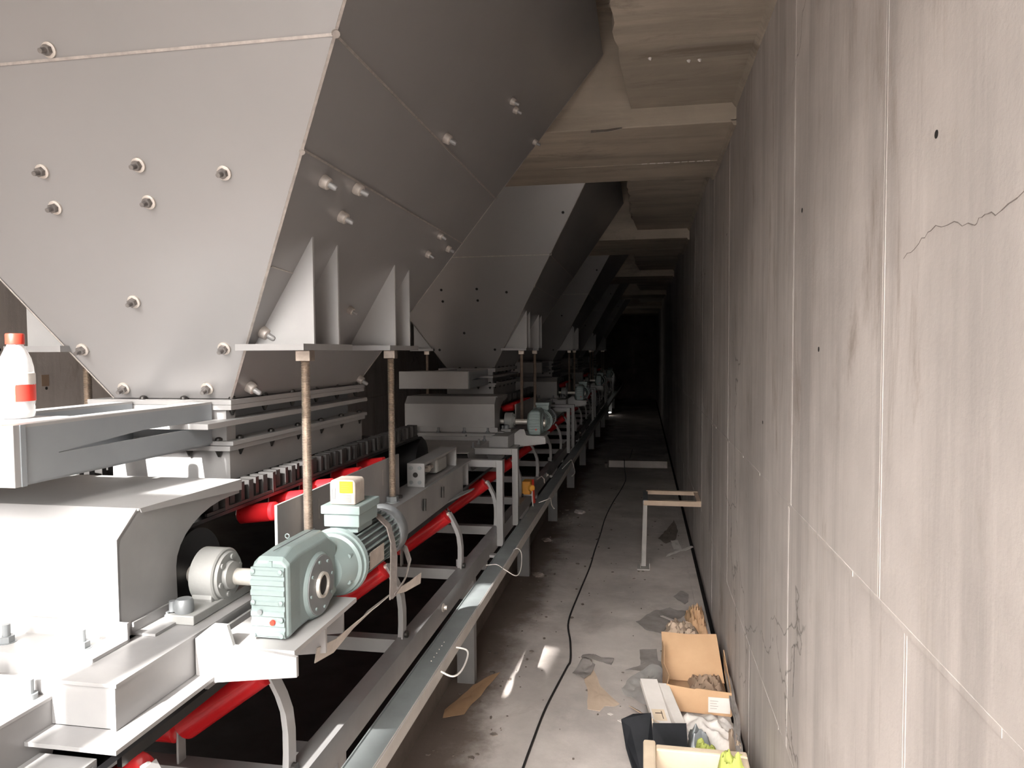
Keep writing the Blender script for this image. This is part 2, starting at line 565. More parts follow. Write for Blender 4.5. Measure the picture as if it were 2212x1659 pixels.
for k in range(6):
    a, b = 1.07 + PITCH * k, 3.40 + PITCH * k
    struct('trim_%d' % (k + 3), MB().prism([(XR - 0.022, a, 2.705), (XR + 0.01, a, 2.705), (XR + 0.01, a, 2.672), (XR - 0.006, a, 2.68)], (0, b - a, 0)), M['ceil'])
# drips of mortar stuck under the slab
for (x, y) in ((0.02, 2.83), (0.165, 2.88), (0.205, 2.88)):
    tag(obj('mortar_drip', MB().lathe([(0, 0.008), (0.006, 0.007), (0.011, 0.002)], (x, y, 2.701), (0.3, 0, -1), 9), M['whitepap'], None, 40),
        'pale blob of mortar stuck on the concrete ceiling', 'mortar', 'mortar blobs on the ceiling slab')
# peeled tape hanging from the beam edge
tag(obj('peeling_tape', MB().strip([(-0.10, 3.398, 2.618), (-0.16, 3.385, 2.605), (-0.24, 3.37, 2.60)], 0.03, 0.002, (0, 0.8, 0.6)), M['beige']),
    'small strip of tape peeling off the ceiling beam edge', 'tape')

# ground behind the camera, with an unseen tower, poles and board shading the sun
struct('sun_block_tower', MB().box(-1.86, -0.60, -13.0, -12.0, -0.1, 12.5), M['plaster'])  # added out of view to keep direct sun off the walkway
struct('ground_outside', MB().box(-16, 14, -30, YB, -0.2, -0.01), M['ground'])
tag(obj('shade_pole', MB().cyl((-1.27, -0.9, 0.0), (-1.27, -0.9, 4.2), 0.04, n=16), M['steel'], None, 30),
    'unseen upright steel pole behind the camera, shading a band of the cover', 'pole')  # out of view, stands here for its shadow band on the cover
tag(obj('shade_board', MB().box(-1.50, -0.785, -0.855, -0.815, 2.55, 2.80), M['card2'], None, None, 0.003),
    'unseen timber board added behind the camera to shade the gearbox', 'board')  # added out of view to keep sun off the gear case
tag(obj('shade_pole', MB().cyl((-1.045, -0.9, 0.0), (-1.045, -0.9, 4.2), 0.045, n=16), M['steel'], None, 30),
    'thicker unseen steel pole added behind the camera to shade the feeder channel', 'pole')  # added out of view to shade the bearing and channel

# ------------------------------------------------------------------ hoppers
Z0, YF, YK, HR, HL = 1.481, 1.734, 2.584, -1.065, -1.411
BR, BL, SF, SB = 0.603, 0.649, 0.451, 0.536
ZT = 1.46


def HP(side, z):
    """corner of the hopper at height z above its mouth"""
    x = HR + BR * z if side[0] == 'r' else HL - BL * z
    y = YF - SF * z if side[1] == 'f' else YK + SB * z
    return Vector((x, y, Z0 + z))


NF = Vector((0, -1, -SF)).normalized()
NR = Vector((1, 0, -BR)).normalized()
NL = Vector((-1, 0, -BL)).normalized()
NB = Vector((0, 1, -SB)).normalized()

bolt_me = MB().lathe([(0, 0.0165), (0.005, 0.0165), (0.006, 0.0145)], (0, 0, 0), (0, 0, 1), 20).mesh('washer', M['bolt'], 40)
nutb = MB()
hexn(nutb, (0, 0, 0.005), (0, 0, 1), 0.011, 0.0115)
nutb.cyl((0, 0, 0.016), (0, 0, 0.030), 0.0062, 0.0055, n=12)
nut_me = nutb.mesh('nut', M['nut'], 30)
cap_me = MB().lathe([(0, 0.016), (0.002, 0.0165), (0.018, 0.0145), (0.020, 0.012)], (0, 0, 0), (0, 0, 1), 20).mesh('sleeve', M['bolt'], 40)
tip_me = MB().lathe([(0.018, 0.0075), (0.037, 0.0072), (0.041, 0.004)], (0, 0, 0), (0, 0, 1), 14).mesh('bolt_tip', M['steel'], 40)
hole_me = MB().lathe([(-0.002, 0.0085), (0.0012, 0.0085)], (0, 0, 0), (0, 0, 1), 14).mesh('bolt_hole', M['dark'])
ring_me = MB().lathe([(-0.002, 0.011), (0.0008, 0.011)], (0, 0, 0), (0, 0, 1), 14).mesh('hole_rim', M['geardk'])

FB = [(-1.258, 1.386, 2.254), (-1.38, 1.488, 2.027), (-1.128, 1.487, 2.028), (-0.923, 1.499, 2.003), (-1.38, 1.523, 1.95),
      (-1.13, 1.522, 1.952), (-1.253, 1.621, 1.731), (-1.45, 1.674, 1.613), (-1.043, 1.675, 1.613), (-1.369, 1.722, 1.509),
      (-1.123, 1.721, 1.509)]
RB = [(-0.748, 1.626, 2.006), (-0.736, 1.797, 2.026), (-0.779, 1.797, 1.956), (-0.599, 2.175, 2.254), (-0.461, 2.557, 2.483),
      (-0.464, 2.631, 2.477), (-0.46, 3.073, 2.485), (-0.737, 2.575, 2.025), (-0.751, 2.74, 2.001), (-0.778, 2.558, 1.957),
      (-0.912, 2.156, 1.735), (-0.96, 1.711, 1.655), (-1.047, 1.79, 1.511), (-1.053, 2.571, 1.501)]


def hopper(label, bolts):
    h = thing('hopper', label, 'hopper', ((HR + HL) / 2, (YF + YK) / 2, Z0), 'steel hoppers along the conveyor')
    th = 0.008

    def panel(name, a, b, c, d, n):
        n = -Vector(n) * th
        obj(name, MB().prism([a, b, c, d], n), M['hop'], h)

    zs_f = [0, 0.755, ZT]
    for z0, z1 in zip(zs_f[:-1], zs_f[1:]):
        panel('front_panel', HP('lf', z0), HP('rf', z0), HP('rf', z1), HP('lf', z1), NF)
    zs_r = [0, 0.559, 0.755, ZT]
    for z0, z1 in zip(zs_r[:-1], zs_r[1:]):
        panel('side_panel', HP('rf', z0), HP('rk', z0), HP('rk', z1), HP('rf', z1), NR)
        panel('side_panel', HP('lf', z0), HP('lk', z0), HP('lk', z1), HP('lf', z1), NL)
    panel('rear_panel', HP('lk', 0), HP('rk', 0), HP('rk', ZT), HP('lk', ZT), NB)

    def bead(a, b, n, w=0.009, t=0.004):
        a, b, n = Vector(a), Vector(b), Vector(n)
        s = (b - a).cross(n).normalized()
        obj('weld_seam', MB().prism([a + s * w / 2, a - s * w / 2, b - s * w / 2, b + s * w / 2], n * t), M['weld'], h)

    bead(HP('lf', 0.755), HP('rf', 0.755), NF, 0.006, 0.003)
    for z in (0.559, 0.755):
        bead(HP('rf', z), HP('rk', z), NR, 0.005, 0.004)
        bead(HP('lf', z), HP('lk', z), NL, 0.006, 0.004)
    bead(Vector((-0.87, 1.597, 1.805)), Vector((-0.875, 1.755, 1.80)), NR, 0.003, 0.003)
    bead(HP('rf', 0), HP('rf', ZT), (NF + NR).normalized(), 0.006, 0.002)
    bead(HP('lf', 0), HP('lf', ZT), (NF + NL).normalized(), 0.008, 0.003)
    bead(HP('rk', 0), HP('rk', ZT), NR, 0.003, 0.002)
    ear = MB().lathe([(0, 0.008), (0.008, 0.008)], HP('rf', 0.757), (NF + NR), 10)
    obj('corner_lug', ear, M['weld'], h)
    obj('corner_lug', MB().lathe([(0, 0.006), (0.007, 0.006)], HP('rf', 0.555), (NF + NR), 10), M['weld'], h)
    if bolts:
        for i, p in enumerate(FB):
            b = place(bolt_me, 'bolt', p, NF, h)
            n = bpy.data.objects.new('nut', nut_me); COL.objects.link(n); n.parent = b
            n.rotation_euler = (0, 0, i * 0.7)
        for i, p in enumerate(RB):
            b = place(cap_me, 'bolt', p, NR, h)
            if i in (4, 5, 6, 7, 8, 9, 10):
                b.scale = (0.8, 0.8, 0.8)
            n = bpy.data.objects.new('tip', tip_me); COL.objects.link(n); n.parent = b
    else:
        for p in FB[1:9] + [(-0.511, 1.281, 2.485)]:
            r = place(hole_me, 'bolt_hole', p, NF, h)
            n = bpy.data.objects.new('rim', ring_me); COL.objects.link(n); n.parent = r
    # angle around the mouth
    # support brackets with triangular gussets
    for sx in (1, -1):
        for yc in (1.79, 2.40):
            if sx > 0:
                xi, xo, bs = HR + BR * 0.135, -0.812, BR
            else:
                xi, xo, bs = HL - BL * 0.135, -1.66, BL
            pl = MB().box(xi - sx * 0.01, xo, yc - 0.15, yc + 0.15, 1.606, 1.622)
            b = obj('support_bracket', pl, M['steel'], h)
            for gy in (yc - 0.075, yc + 0.075):
                zt = 1.622 + abs(xo - sx * 0.006 - xi) / bs
                g = MB().prism([(xi, gy - 0.004, 1.622), (xo - sx * 0.006, gy - 0.004, 1.622), (xo - sx * 0.006, gy - 0.004, zt)], (0, 0.008, 0))
                obj('gusset', g, M['white'], b)
    return h


def rod(sx, y, label):
    x = -0.865 if sx > 0 else -1.60
    t = thing('threaded_rod', label, 'rod', (x, y, 0.9), 'threaded hanger rods')
    prof = []
    z, p = 0.0, 0.0036
    while z < 0.69:
        prof += [(z, 0.0096), (z + p * 0.5, 0.0125)]
        z += p
    prof.append((z, 0.0096))
    obj('threaded_shank', MB().lathe(prof, (x, y, 0.905), (0, 0, 1), 14), M['zinc'], t, 60)
    mb = MB().box(x - 0.02, x + 0.02, y - 0.016, y + 0.016, 1.578, 1.606)
    obj('upper_nut', mb, M['zinc'], t, bevel=0.002)
    n = MB(); hexn(n, (x, y, 1.076), (0, 0, 1), 0.02, 0.021)
    n.lathe([(0, 0.026), (0.004, 0.026)], (x, y, 1.075), (0, 0, 1), 18)
    obj('lower_nut', n, M['geardk'], t, 30)
    n = MB(); hexn(n, (x, y, 1.02), (0, 0, 1), 0.018, 0.02)
    obj('lock_nut', n, M['geardk'], t, 30)
    return t


def bolt_clip(mb_list, x, y, z, parent):
    """black hooked clamp bolt of the flanges: head above, teardrop below"""
    m = MB()
    m.lathe([(0, 0.010), (0.006, 0.009), (0.009, 0.004)], (x, y, z), (0, 0, 1), 10)
    m.lathe([(0, 0.011), (-0.014, 0.010), (-0.030, 0.003)], (x, y, z - 0.013), (0, 0, 1), 10)
    obj('clamp_bolt', m, M['dkbolt'], parent, 40)


def chute():
    """flanged spool between hopper mouth and feeder"""
    t = thing('feeder_chute', 'flanged steel chute bolted under the nearest hopper mouth', 'chute', (-1.24, 2.15, 1.27), 'chutes under the hoppers')
    x0, x1, y0, y1 = -1.47, -1.048, 1.705, 2.62
    obj('top_flange', MB().box(x0, x1, y0, y1, 1.466, 1.479), M['white'], t, bevel=0.001)
    obj('bearing_flange', MB().box(x0, x1, y0, y1 - 0.01, 1.4525, 1.4655), M['white'], t, bevel=0.001)
    obj('upper_web', MB().box(x0 + 0.05, x1 - 0.05, y0 + 0.05, y1 - 0.05, 1.428, 1.4525), M['bluest'], t)
    obj('middle_flange', MB().box(x0 + 0.02, x1 + 0.008, 1.59, y1, 1.414, 1.428), M['white'], t, bevel=0.001)
    obj('lower_web', MB().box(x0 + 0.05, x1 - 0.05, y0 + 0.05, y1 - 0.05, 1.372, 1.414), M['bluest'], t)
    for xx in (x1 - 0.052, x0 + 0.052):
        obj('stiffener', MB().box(xx - 0.03, xx + 0.03, y0 + 0.012, y0 + 0.055, 1.372, 1.4525), M['white'], t)
    obj('lower_flange', MB().box(x0 + 0.05, x1 + 0.006, y0 - 0.005, y1, 1.361, 1.372), M['white'], t, bevel=0.001)
    obj('skirt_flange', MB().box(x0 + 0.06, x1, y0 - 0.01, y1 - 0.005, 1.347, 1.360), M['white'], t, bevel=0.001)
    obj('skirt_box', MB().box(-1.41, -1.064, 1.72, 2.62, 1.268, 1.347), M['white'], t)
    for i in range(6):
        y = 1.74 + i * 0.165
        bolt_clip(None, x1 - 0.018, y, 1.4795, t)
        bolt_clip(None, x1 - 0.016, y + 0.03, 1.3725, t)
    for x in (-1.315, -1.195):
        bolt_clip(None, x, 1.724, 1.4795, t)
    for x in (-1.175, -1.09):
        bolt_clip(None, x, 1.712, 1.3725, t)
    return t


def fork_beam():
    t = thing('fork_beam', 'blue-grey slotted support beams with end cap paled as if sunlit in front of the nearest hopper', 'beam', (-1.3, 1.12, 1.367),
              'slotted support beams before the hoppers')
    for xo in (-1.10, -1.33):
        y0, y1 = 1.12, 1.70
        mb = MB()
        # web with lens-shaped slot: built as three plates
        mb.prism([(xo, y0, 1.367), (xo, y0, 1.468), (xo, 1.20, 1.468), (xo, 1.20, 1.367)], (-0.006, 0, 0))
        mb.prism([(xo, 1.20, 1.468), (xo, y1, 1.468), (xo, y1, 1.428), (xo, 1.44, 1.430), (xo, 1.20, 1.4135)], (-0.006, 0, 0))
        mb.prism([(xo, 1.20, 1.367), (xo, 1.20, 1.4125), (xo, 1.58, 1.4125), (xo, y1, 1.408), (xo, y1, 1.367)], (-0.006, 0, 0))
        w_ = obj('web', mb, M['bluest'], t)
        obj('top_flange', MB().box(xo, xo - 0.05, y0, y1, 1.468, 1.474), M['white'], t)  # paler than the web: sunlight on the top put into the colour
        obj('bottom_flange', MB().box(xo - 0.006, xo - 0.05, y0, y1, 1.362, 1.367), M['bluest'], t)
    obj('end_plate', MB().box(-1.56, -1.10, 1.10, 1.12, 1.362, 1.474), M['white'], t, bevel=0.001)  # sunlit end face put into the paler colour
    obj('cap_plate', MB().box(-1.50, -1.15, 1.12, 1.285, 1.4685, 1.4745), M['white'], t)  # sunlit top, its brightness partly in the colour
    obj('side_edge', MB().box(-1.108, -1.0975, 1.113, 1.124, 1.362, 1.474), M['bluest'], t)
    return t


def feeder_frame():
    t = thing('feeder_chassis', 'light grey steel channel frame carrying the nearest belt feeder', 'frame', (-1.24, 2.1, 0.95), 'feeder frames')
    for s in (1, -1):
        def X(x): return x if s > 0 else -2.48 - x
        # front stub with outward bottom flange
        obj('side_channel', MB().box(X(-0.835), X(-0.825), 0.995, 1.24, 1.0, 1.069).box(X(-0.835), X(-0.785), 0.945, 1.24, 0.992, 0.999), M['steel'], t)
        obj('side_channel', MB().box(X(-0.835), X(-0.825), 1.24, 3.24, 0.953, 1.069), M['steel'], t)
        obj('top_flange', MB().box(X(-0.93), X(-0.823), 0.995, 3.40, 1.0695, 1.0755), M['steel'], t)
        obj('bottom_lip', MB().prism([(X(-0.835), 2.9, 0.953), (X(-0.82), 3.2, 0.953), (X(-0.785), 3.30, 0.953), (X(-0.785), 3.24, 0.953)], (0, 0, 0.006)), M['steel'], t)
    obj('front_channel', MB().box(-1.64, -0.835, 1.0, 1.01, 1.0, 1.069).box(-1.64, -0.8352, 0.945, 0.9998, 0.992, 0.999), M['steel'], t)
    obj('rear_channel', MB().box(-1.64, -0.835, 3.38, 3.39, 0.955, 1.069), M['steel'], t)
    for (y) in (2.17, 2.47):
        m = MB(); hexn(m, (-0.865, y, 1.0755), (0, 0, 1), 0.010, 0.012)
        obj('bolt', m, M['dkbolt'], t)
    for y in (2.61, 2.86):
        obj('bolt', MB().cyl((-0.815, y, 1.0), (-0.815, y + 0.004, 1.045), 0.007, n=8), M['dkbolt'], t)
    # bolted skirt plate standing on the frame with slots
    pl = obj('skirt_plate', MB().box(-0.892, -0.885, 1.63, 2.53, 1.0755, 1.226), M['steel'], t)
    for y in (1.80, 1.86, 2.03, 2.10, 2.36, 2.45):
        obj('slot', MB().box(-0.886, -0.8844, y, y + 0.003, 1.14, 1.195), M['weld'], pl)
    obj('rubber_skirt', MB().box(-0.846, -0.837, 1.02, 3.4, 0.925, 0.952), M['rubber'], t)
    return t


def feeder_cover():
    t = thing('feeder_cover', 'off-white box cover with chamfered front over the nearest belt feeder drum', 'cover', (-1.24, 1.3, 1.03), 'feeder drum covers')
    xr, xl = -0.94, -1.54
    th = 0.006
    y0 = 1.15
    prof = [(y0, 1.076), (y0, 1.262), (1.205, 1.309), (1.555, 1.303)]
    # front, chamfer, top panels
    obj('front_panel', MB().box(xl, xr, y0, y0 + th, 1.076, 1.262), M['white'], t)
    obj('chamfer_panel', MB().prism([(xl, y0, 1.262), (xr, y0, 1.262), (xr, 1.205, 1.309), (xl, 1.205, 1.309)], (0, 0.005, -0.006)), M['white'], t)
    obj('top_panel', MB().prism([(xl, 1.205, 1.309), (xr + 0.004, 1.205, 1.309), (xr + 0.004, 1.555, 1.303), (xl, 1.555, 1.303)], (0, 0, -0.005)), M['white'], t)
    for x in (xr - 0.005, xl):
        arc = [(1.318, 1.076), (1.316, 1.15)]
        for k in range(9):
            a = k / 8 * pi / 2
            arc.append((1.316 + 0.20 * (1 - cos(a)), 1.165 + 0.105 * sin(a)))
        poly = [(x, y0 + 0.0005, 1.076), (x, y0 + 0.0005, 1.262), (x, 1.205, 1.304), (x, 1.555, 1.298), (x, 1.555, 1.270)] + [(x, y, z) for (y, z) in reversed(arc)]
        obj('side_panel', MB().prism(poly, (0.005, 0, 0)), M['steel'], t)
    obj('top_lip', MB().prism([(xr + 0.004, 1.205, 1.309), (xr + 0.004, 1.555, 1.303), (xr + 0.004, 1.555, 1.278), (xr + 0.004, 1.21, 1.300)], (0.003, 0, 0)), M['white'], t)
    # base flanges with hex bolts
    obj('base_flange', MB().box(xl, xr + 0.02, 1.062, 1.066, 1.04, 1.076).box(xl, xr + 0.02, 1.06, y0, 1.076, 1.082).box(xl, xr + 0.02, y0 - 0.005, y0, 1.076, 1.112), M['white'], t)
    obj('side_flange', MB().box(xr + 0.0005, xr + 0.006, y0 + 0.03, 1.30, 1.076, 1.10).box(xr + 0.001, xr + 0.05, y0 + 0.03, 1.30, 1.076, 1.081), M['steel'], t)
    for (x, y) in ((-1.13, 1.10), (-0.975, 1.10), (-1.3, 1.10), (-1.45, 1.10), (-0.91, 1.26)):
        m = MB(); hexn(m, (x, y, 1.082), (0, 0, 1), 0.012, 0.013)
        m.cyl((x, y, 1.094), (x, y, 1.115), 0.007, n=12)
        m.lathe([(0, 0.016), (0.002, 0.016)], (x, y, 1.081), (0, 0, 1), 16)
        obj('bolt', m, M['geardk'], t, 30)
    return t


def apron():
    t = thing('chute_apron', 'sunlit off-white steel apron plate in front of the nearest feeder cover', 'plate', (-1.24, 0.8, 0.9), 'steel aprons before the feeders')
    obj('apron_plate', MB().box(-1.54, -0.945, 0.46, 1.062, 1.040, 1.046), M['white'], t, bevel=0.0006)
    for s in (-0.952, -1.534):
        obj('side_web', MB().prism([(s, 1.03, 1.040), (s, 0.99, 0.93), (s, 0.55, 0.93), (s, 0.46, 1.04)], (0.006, 0, 0)), M['steel'], t)
    obj('cross_channel', MB().box(-1.60, -0.843, 0.965, 0.973, 0.86, 0.966).box(-1.60, -0.843, 0.925, 0.965, 0.960, 0.966), M['white'], t)
    for (x, y) in ((-0.972, 0.985), (-0.972, 0.83), (-0.972, 0.68), (-1.10, 1.03)):
        m = MB(); m.lathe([(0, 0.011), (0.009, 0.0115)], (x, y, 1.046), (0, 0, 1), 14)
        m.cyl((x, y, 1.055), (x, y, 1.078), 0.0062, n=12)
        obj('bolt', m, M['geardk'], t, 30)
    return t


slat_me = MB().box(-0.02, 0.02, -0.009, 0.009, 0, 0.053).mesh('pleat', M['pleat'])
sroll_me = MB().lathe([(0, 0.016), (0.006, 0.024), (0.10, 0.024), (0.106, 0.018)], (0, 0, 0), (0, 0, 1), 18).mesh('small_roller', M['red'], 40)


def feeder_belt():
    t = thing('feeder_belt', 'black pleated-sidewall feeder belt under the nearest hopper', 'belt', (-1.24, 2.2, 1.03), 'feeder belts')
    ya, yb, zc, r = 1.40, 3.02, 1.13, 0.098
    mb = MB()
    path = []
    for k in range(13):
        a = pi / 2 + pi * k / 12
        path.append((ya + r * cos(a), zc + r * sin(a)))
    for k in range(13):
        a = -pi / 2 + pi * k / 12
        path.append((yb + r * cos(a), zc + r * sin(a)))
    path.append(path[0])
    mb.strip([(-1.24, y, z) for (y, z) in path], 0.56, 0.008, (1, 0, 0))
    obj('belt', mb, M['rubber'], t, 40)
    for y, nm in ((ya, 'head_drum'), (yb, 'tail_drum')):
        obj(nm, MB().cyl((-1.53, y, zc), (-0.95, y, zc), r - 0.006, n=40), M['rubber'], t, 40)
    n = 41
    for i in range(n):
        for x in (-0.985, -1.495):
            o = place(slat_me, 'pleat', (x + 0.004 * sin(i * 2.1), 1.50 + i * 0.037, 1.2325), (0, 0, 1), t)
            o.rotation_euler = (0, 0, 0.10 * (1 if i % 2 else -1))
    obj('belt_edge', MB().box(-0.968, -0.962, 1.46, 3.0, 1.2325, 1.240), M['pleat'], t)
    for y in (1.67, 1.83, 2.01, 2.23, 2.45):
        place(sroll_me, 'support_roller', (-0.905, y, 1.203), (-1, 0, -0.12), t)
    return t


def bearing(y, label, group='pillow block bearings'):
    t = thing('pillow_block', label, 'bearing', (-0.88, y, 1.0755), group)
    zc = 1.137
    mb = MB().lathe([(0, 0.052), (0.003, 0.056), (0.052, 0.056), (0.055, 0.053)], (-0.912, y, zc), (1, 0, 0), 40)
    obj('housing', mb, M['bearing'], t, 35)
    mb = MB().prism([(-0.908, y - 0.05, 1.1), (-0.908, y - 0.046, 1.087), (-0.908, y + 0.046, 1.087), (-0.908, y + 0.05, 1.1), (-0.908, y + 0.035, 1.15), (-0.908, y - 0.035, 1.15)], (0.045, 0, 0))
    obj('pedestal', mb, M['bearing'], t, bevel=0.003)
    obj('foot', MB().box(-0.915, -0.852, y - 0.125, y + 0.095, 1.0757, 1.094), M['bearing'], t, bevel=0.002)
    mb = MB().lathe([(0, 0.049), (0.006, 0.047), (0.006, 0.03), (0.014, 0.028), (0.014, 0.0)], (-0.857, y, zc), (1, 0, 0), 36, caps=False)
    c = obj('cover_disc', mb, M['bearing'], t, 35)
    for k in range(6):
        a = k * pi / 3 + 0.3
        obj('screw', MB().cyl((-0.852, y + 0.038 * cos(a), zc + 0.038 * sin(a)), (-0.8475, y + 0.038 * cos(a), zc + 0.038 * sin(a)), 0.0055, n=10), M['bearing'], c, 30)
    m = MB()
    m.lathe([(0, 0.017), (0.006, 0.0185), (0.022, 0.0175), (0.027, 0.014)], (-0.885, y - 0.105, 1.094), (0, 0, 1), 20)
    obj('grease_cap', m, M['geardk'], t, 40)
    return t


fin_me = MB().box(-0.0016, 0.0016, 0.054, 0.0665, 0.0, 0.235).mesh('fin', M['gear'])


def gearmotor():
    t = thing('gearmotor', 'pale blue-grey gearmotor with ribbed cover on the nearest feeder drive bracket', 'motor', (-0.70, 1.4, 1.055), 'feeder gearmotors')
    xc, zc, ya = -0.695, 1.122, 1.379
    # gear case: profile in the x-z plane swept along y, chamfered corners
    def ring(y, hx, z0, z1, ch):
        return [(xc - hx + ch, y, z0), (xc + hx - ch, y, z0), (xc + hx, y, z0 + ch), (xc + hx, y, z1 - ch * 1.6), (xc + hx - ch * 1.6, y, z1),
                (xc - hx + ch * 1.6, y, z1), (xc - hx, y, z1 - ch * 1.6), (xc - hx, y, z0 + ch)]
    rings = [ring(1.247, 0.035, 1.060, 1.205, 0.006), ring(1.256, 0.037, 1.0565, 1.214, 0.008), ring(1.30, 0.034, 1.0560, 1.222, 0.010),
             ring(1.43, 0.034, 1.0560, 1.222, 0.010), ring(1.475, 0.032, 1.062, 1.205, 0.016)]
    mb = MB()
    vs = [p for r in rings for p in r]
    n = 8
    fs = [(i * n + k, i * n + (k + 1) % n, (i + 1) * n + (k + 1) % n, (i + 1) * n + k) for i in range(len(rings) - 1) for k in range(n)]
    fs += [tuple(range(n - 1, -1, -1)), tuple((len(rings) - 1) * n + k for k in range(n))]
    mb.add(vs, fs)
    case = obj('gear_case', mb, M['gear'], t, bevel=0.003)
    obj('case_seam', MB().box(xc - 0.001, xc + 0.001, 1.262, 1.44, 1.2222, 1.2232), M['geardk'], case)
    obj('case_rib', MB().box(xc - 0.001, xc + 0.0055, 1.2455, 1.25, 1.185, 1.207), M['gear'], case)
    # round hubs both sides
    obj('hub', MB().lathe([(0, 0.072), (0.014, 0.070), (0.026, 0.062)], (xc + 0.015, ya, zc), (1, 0, 0), 40), M['gear'], t, 40)
    hf = obj('hub_face', MB().lathe([(0, 0.061), (0.002, 0.060)], (xc + 0.0405, ya, zc), (1, 0, 0), 40), M['geardk'], t, 40)
    for k in range(8):
        a = k * pi / 4 + 0.2
        obj('screw', MB().cyl((xc + 0.041, ya + 0.05 * cos(a), zc + 0.05 * sin(a)), (xc + 0.0450, ya + 0.05 * cos(a), zc + 0.05 * sin(a)), 0.0035, n=8), M['gear'], hf, 30)
    bo = MB().lathe([(0, 0.027), (0.006, 0.026), (0.006, 0.021), (-0.01, 0.020)], (xc + 0.0425, ya, zc), (1, 0, 0), 32, caps=False)
    obj('bore_ring', bo, M['shaft'], t, 40)
    obj('bore', MB().cyl((xc + 0.03, ya, zc), (xc + 0.0440, ya, zc), 0.021, n=28), M['dark'], t, 40)
    obj('hub', MB().lathe([(0, 0.064), (0.006, 0.070), (0.022, 0.070)], (xc - 0.062, ya, zc), (1, 0, 0), 40), M['gear'], t, 40)
    # ribbed front cover: profile in y-z swept along x
    pts = []
    z = 1.062
    N = 64
    for i in range(N + 1):
        zz = 1.062 + 0.134 * i / N
        pts.append((xc - 0.036, 1.2405 + 0.0016 * (1 if sin(zz * 2 * pi / 0.0192) > 0.1 else -1), zz))
    poly = [(xc - 0.036, 1.249, 1.062)] + pts + [(xc - 0.036, 1.249, 1.196)]
    cv = obj('ribbed_cover', MB().prism(poly, (0.068, 0, 0)), M['gear'], t)
    for (dx, z) in ((-0.030, 1.189), (0.026, 1.189), (-0.030, 1.13), (0.026, 1.13), (-0.030, 1.068), (0.026, 1.068), (0.026, 1.098)):
        obj('screw', MB().lathe([(0, 0.0048), (0.003, 0.0048), (0.004, 0.003)], (xc + dx, 1.2392, z), (0, -1, 0), 12), M['gear'], cv, 40)
    obj('filler_plug', MB().lathe([(0, 0.005), (0.004, 0.005)], (xc - 0.016, 1.2392, 1.112), (0, -1, 0), 14), M['geardk'], cv, 30)
    rp = obj('drain_plug', MB().lathe([(0, 0.0055), (0.004, 0.005)], (xc + 0.009, 1.2392, 1.093), (0, -1, 0), 14), M['capred'], cv, 30)
    rp['label'] = 'small red drain plug'
    obj('eye_bolt', MB().tube([(xc - 0.022 + 0.0045 * cos(a), 1.36, 1.2255 + 0.0045 * sin(a)) for a in [k * pi / 6 for k in range(13)]], 0.0012, 6), M['gear'], t, 40)
    # adapter bell and flange
    obj('adapter_bell', MB().lathe([(0, 0.045), (0.03, 0.060), (0.046, 0.064), (0.05, 0.071), (0.062, 0.071)], (xc + 0.004, 1.465, zc), (0, 1, 0), 44), M['gear'], t, 35)
    for k in range(6):
        a = k * pi / 3 + 0.5
        p = Vector((xc + 0.004, 1.49, zc)) + Vector((cos(a), 0, sin(a))) * 0.058
        obj('flange_bolt', MB().cyl(p, p + Vector((0, 0.026, 0)), 0.005, n=8), M['gear'], t, 30)
    fl_ = obj('motor_flange', MB().lathe([(0, 0.076), (0.012, 0.078), (0.016, 0.070)], (xc + 0.004, 1.528, zc), (0, 1, 0), 48), M['gear'], t, 35)
    obj('motor_body', MB().lathe([(0, 0.057), (0.26, 0.057)], (xc + 0.004, 1.544, zc), (0, 1, 0), 40), M['geardk'], t, 35)
    nf = 30
    for k in range(nf):
        a = 2 * pi * k / nf
        f_ = bpy.data.objects.new('cooling_fin', fin_me)
        COL.objects.link(f_)
        f_.parent = t
        f_.location = Vector((xc + 0.004, 1.552, zc)) - t.location
        f_.rotation_euler = (Matrix.Rotation(a, 3, 'Y') @ Matrix.Rotation(-pi / 2, 3, 'X')).to_euler()
    obj('fan_cowl', MB().lathe([(0, 0.068), (0.004, 0.0705), (0.05, 0.0705), (0.066, 0.060), (0.07, 0.02)], (xc + 0.004, 1.79, zc), (0, 1, 0), 44), M['geardk'], t, 35)
    obj('name_plate', MB().box(xc + 0.0695, xc + 0.0715, 1.575, 1.665, 1.095, 1.135), M['beige'], t)
    # terminal box
    tb = obj('terminal_box', MB().box(xc - 0.028, xc + 0.042, 1.575, 1.665, 1.180, 1.196).box(xc - 0.036, xc + 0.050, 1.562, 1.68, 1.196, 1.226), M['gear'], t, bevel=0.002)
    obj('lid', MB().box(xc - 0.041, xc + 0.054, 1.556, 1.685, 1.2265, 1.246), M['gear'], tb, bevel=0.002)
    return t


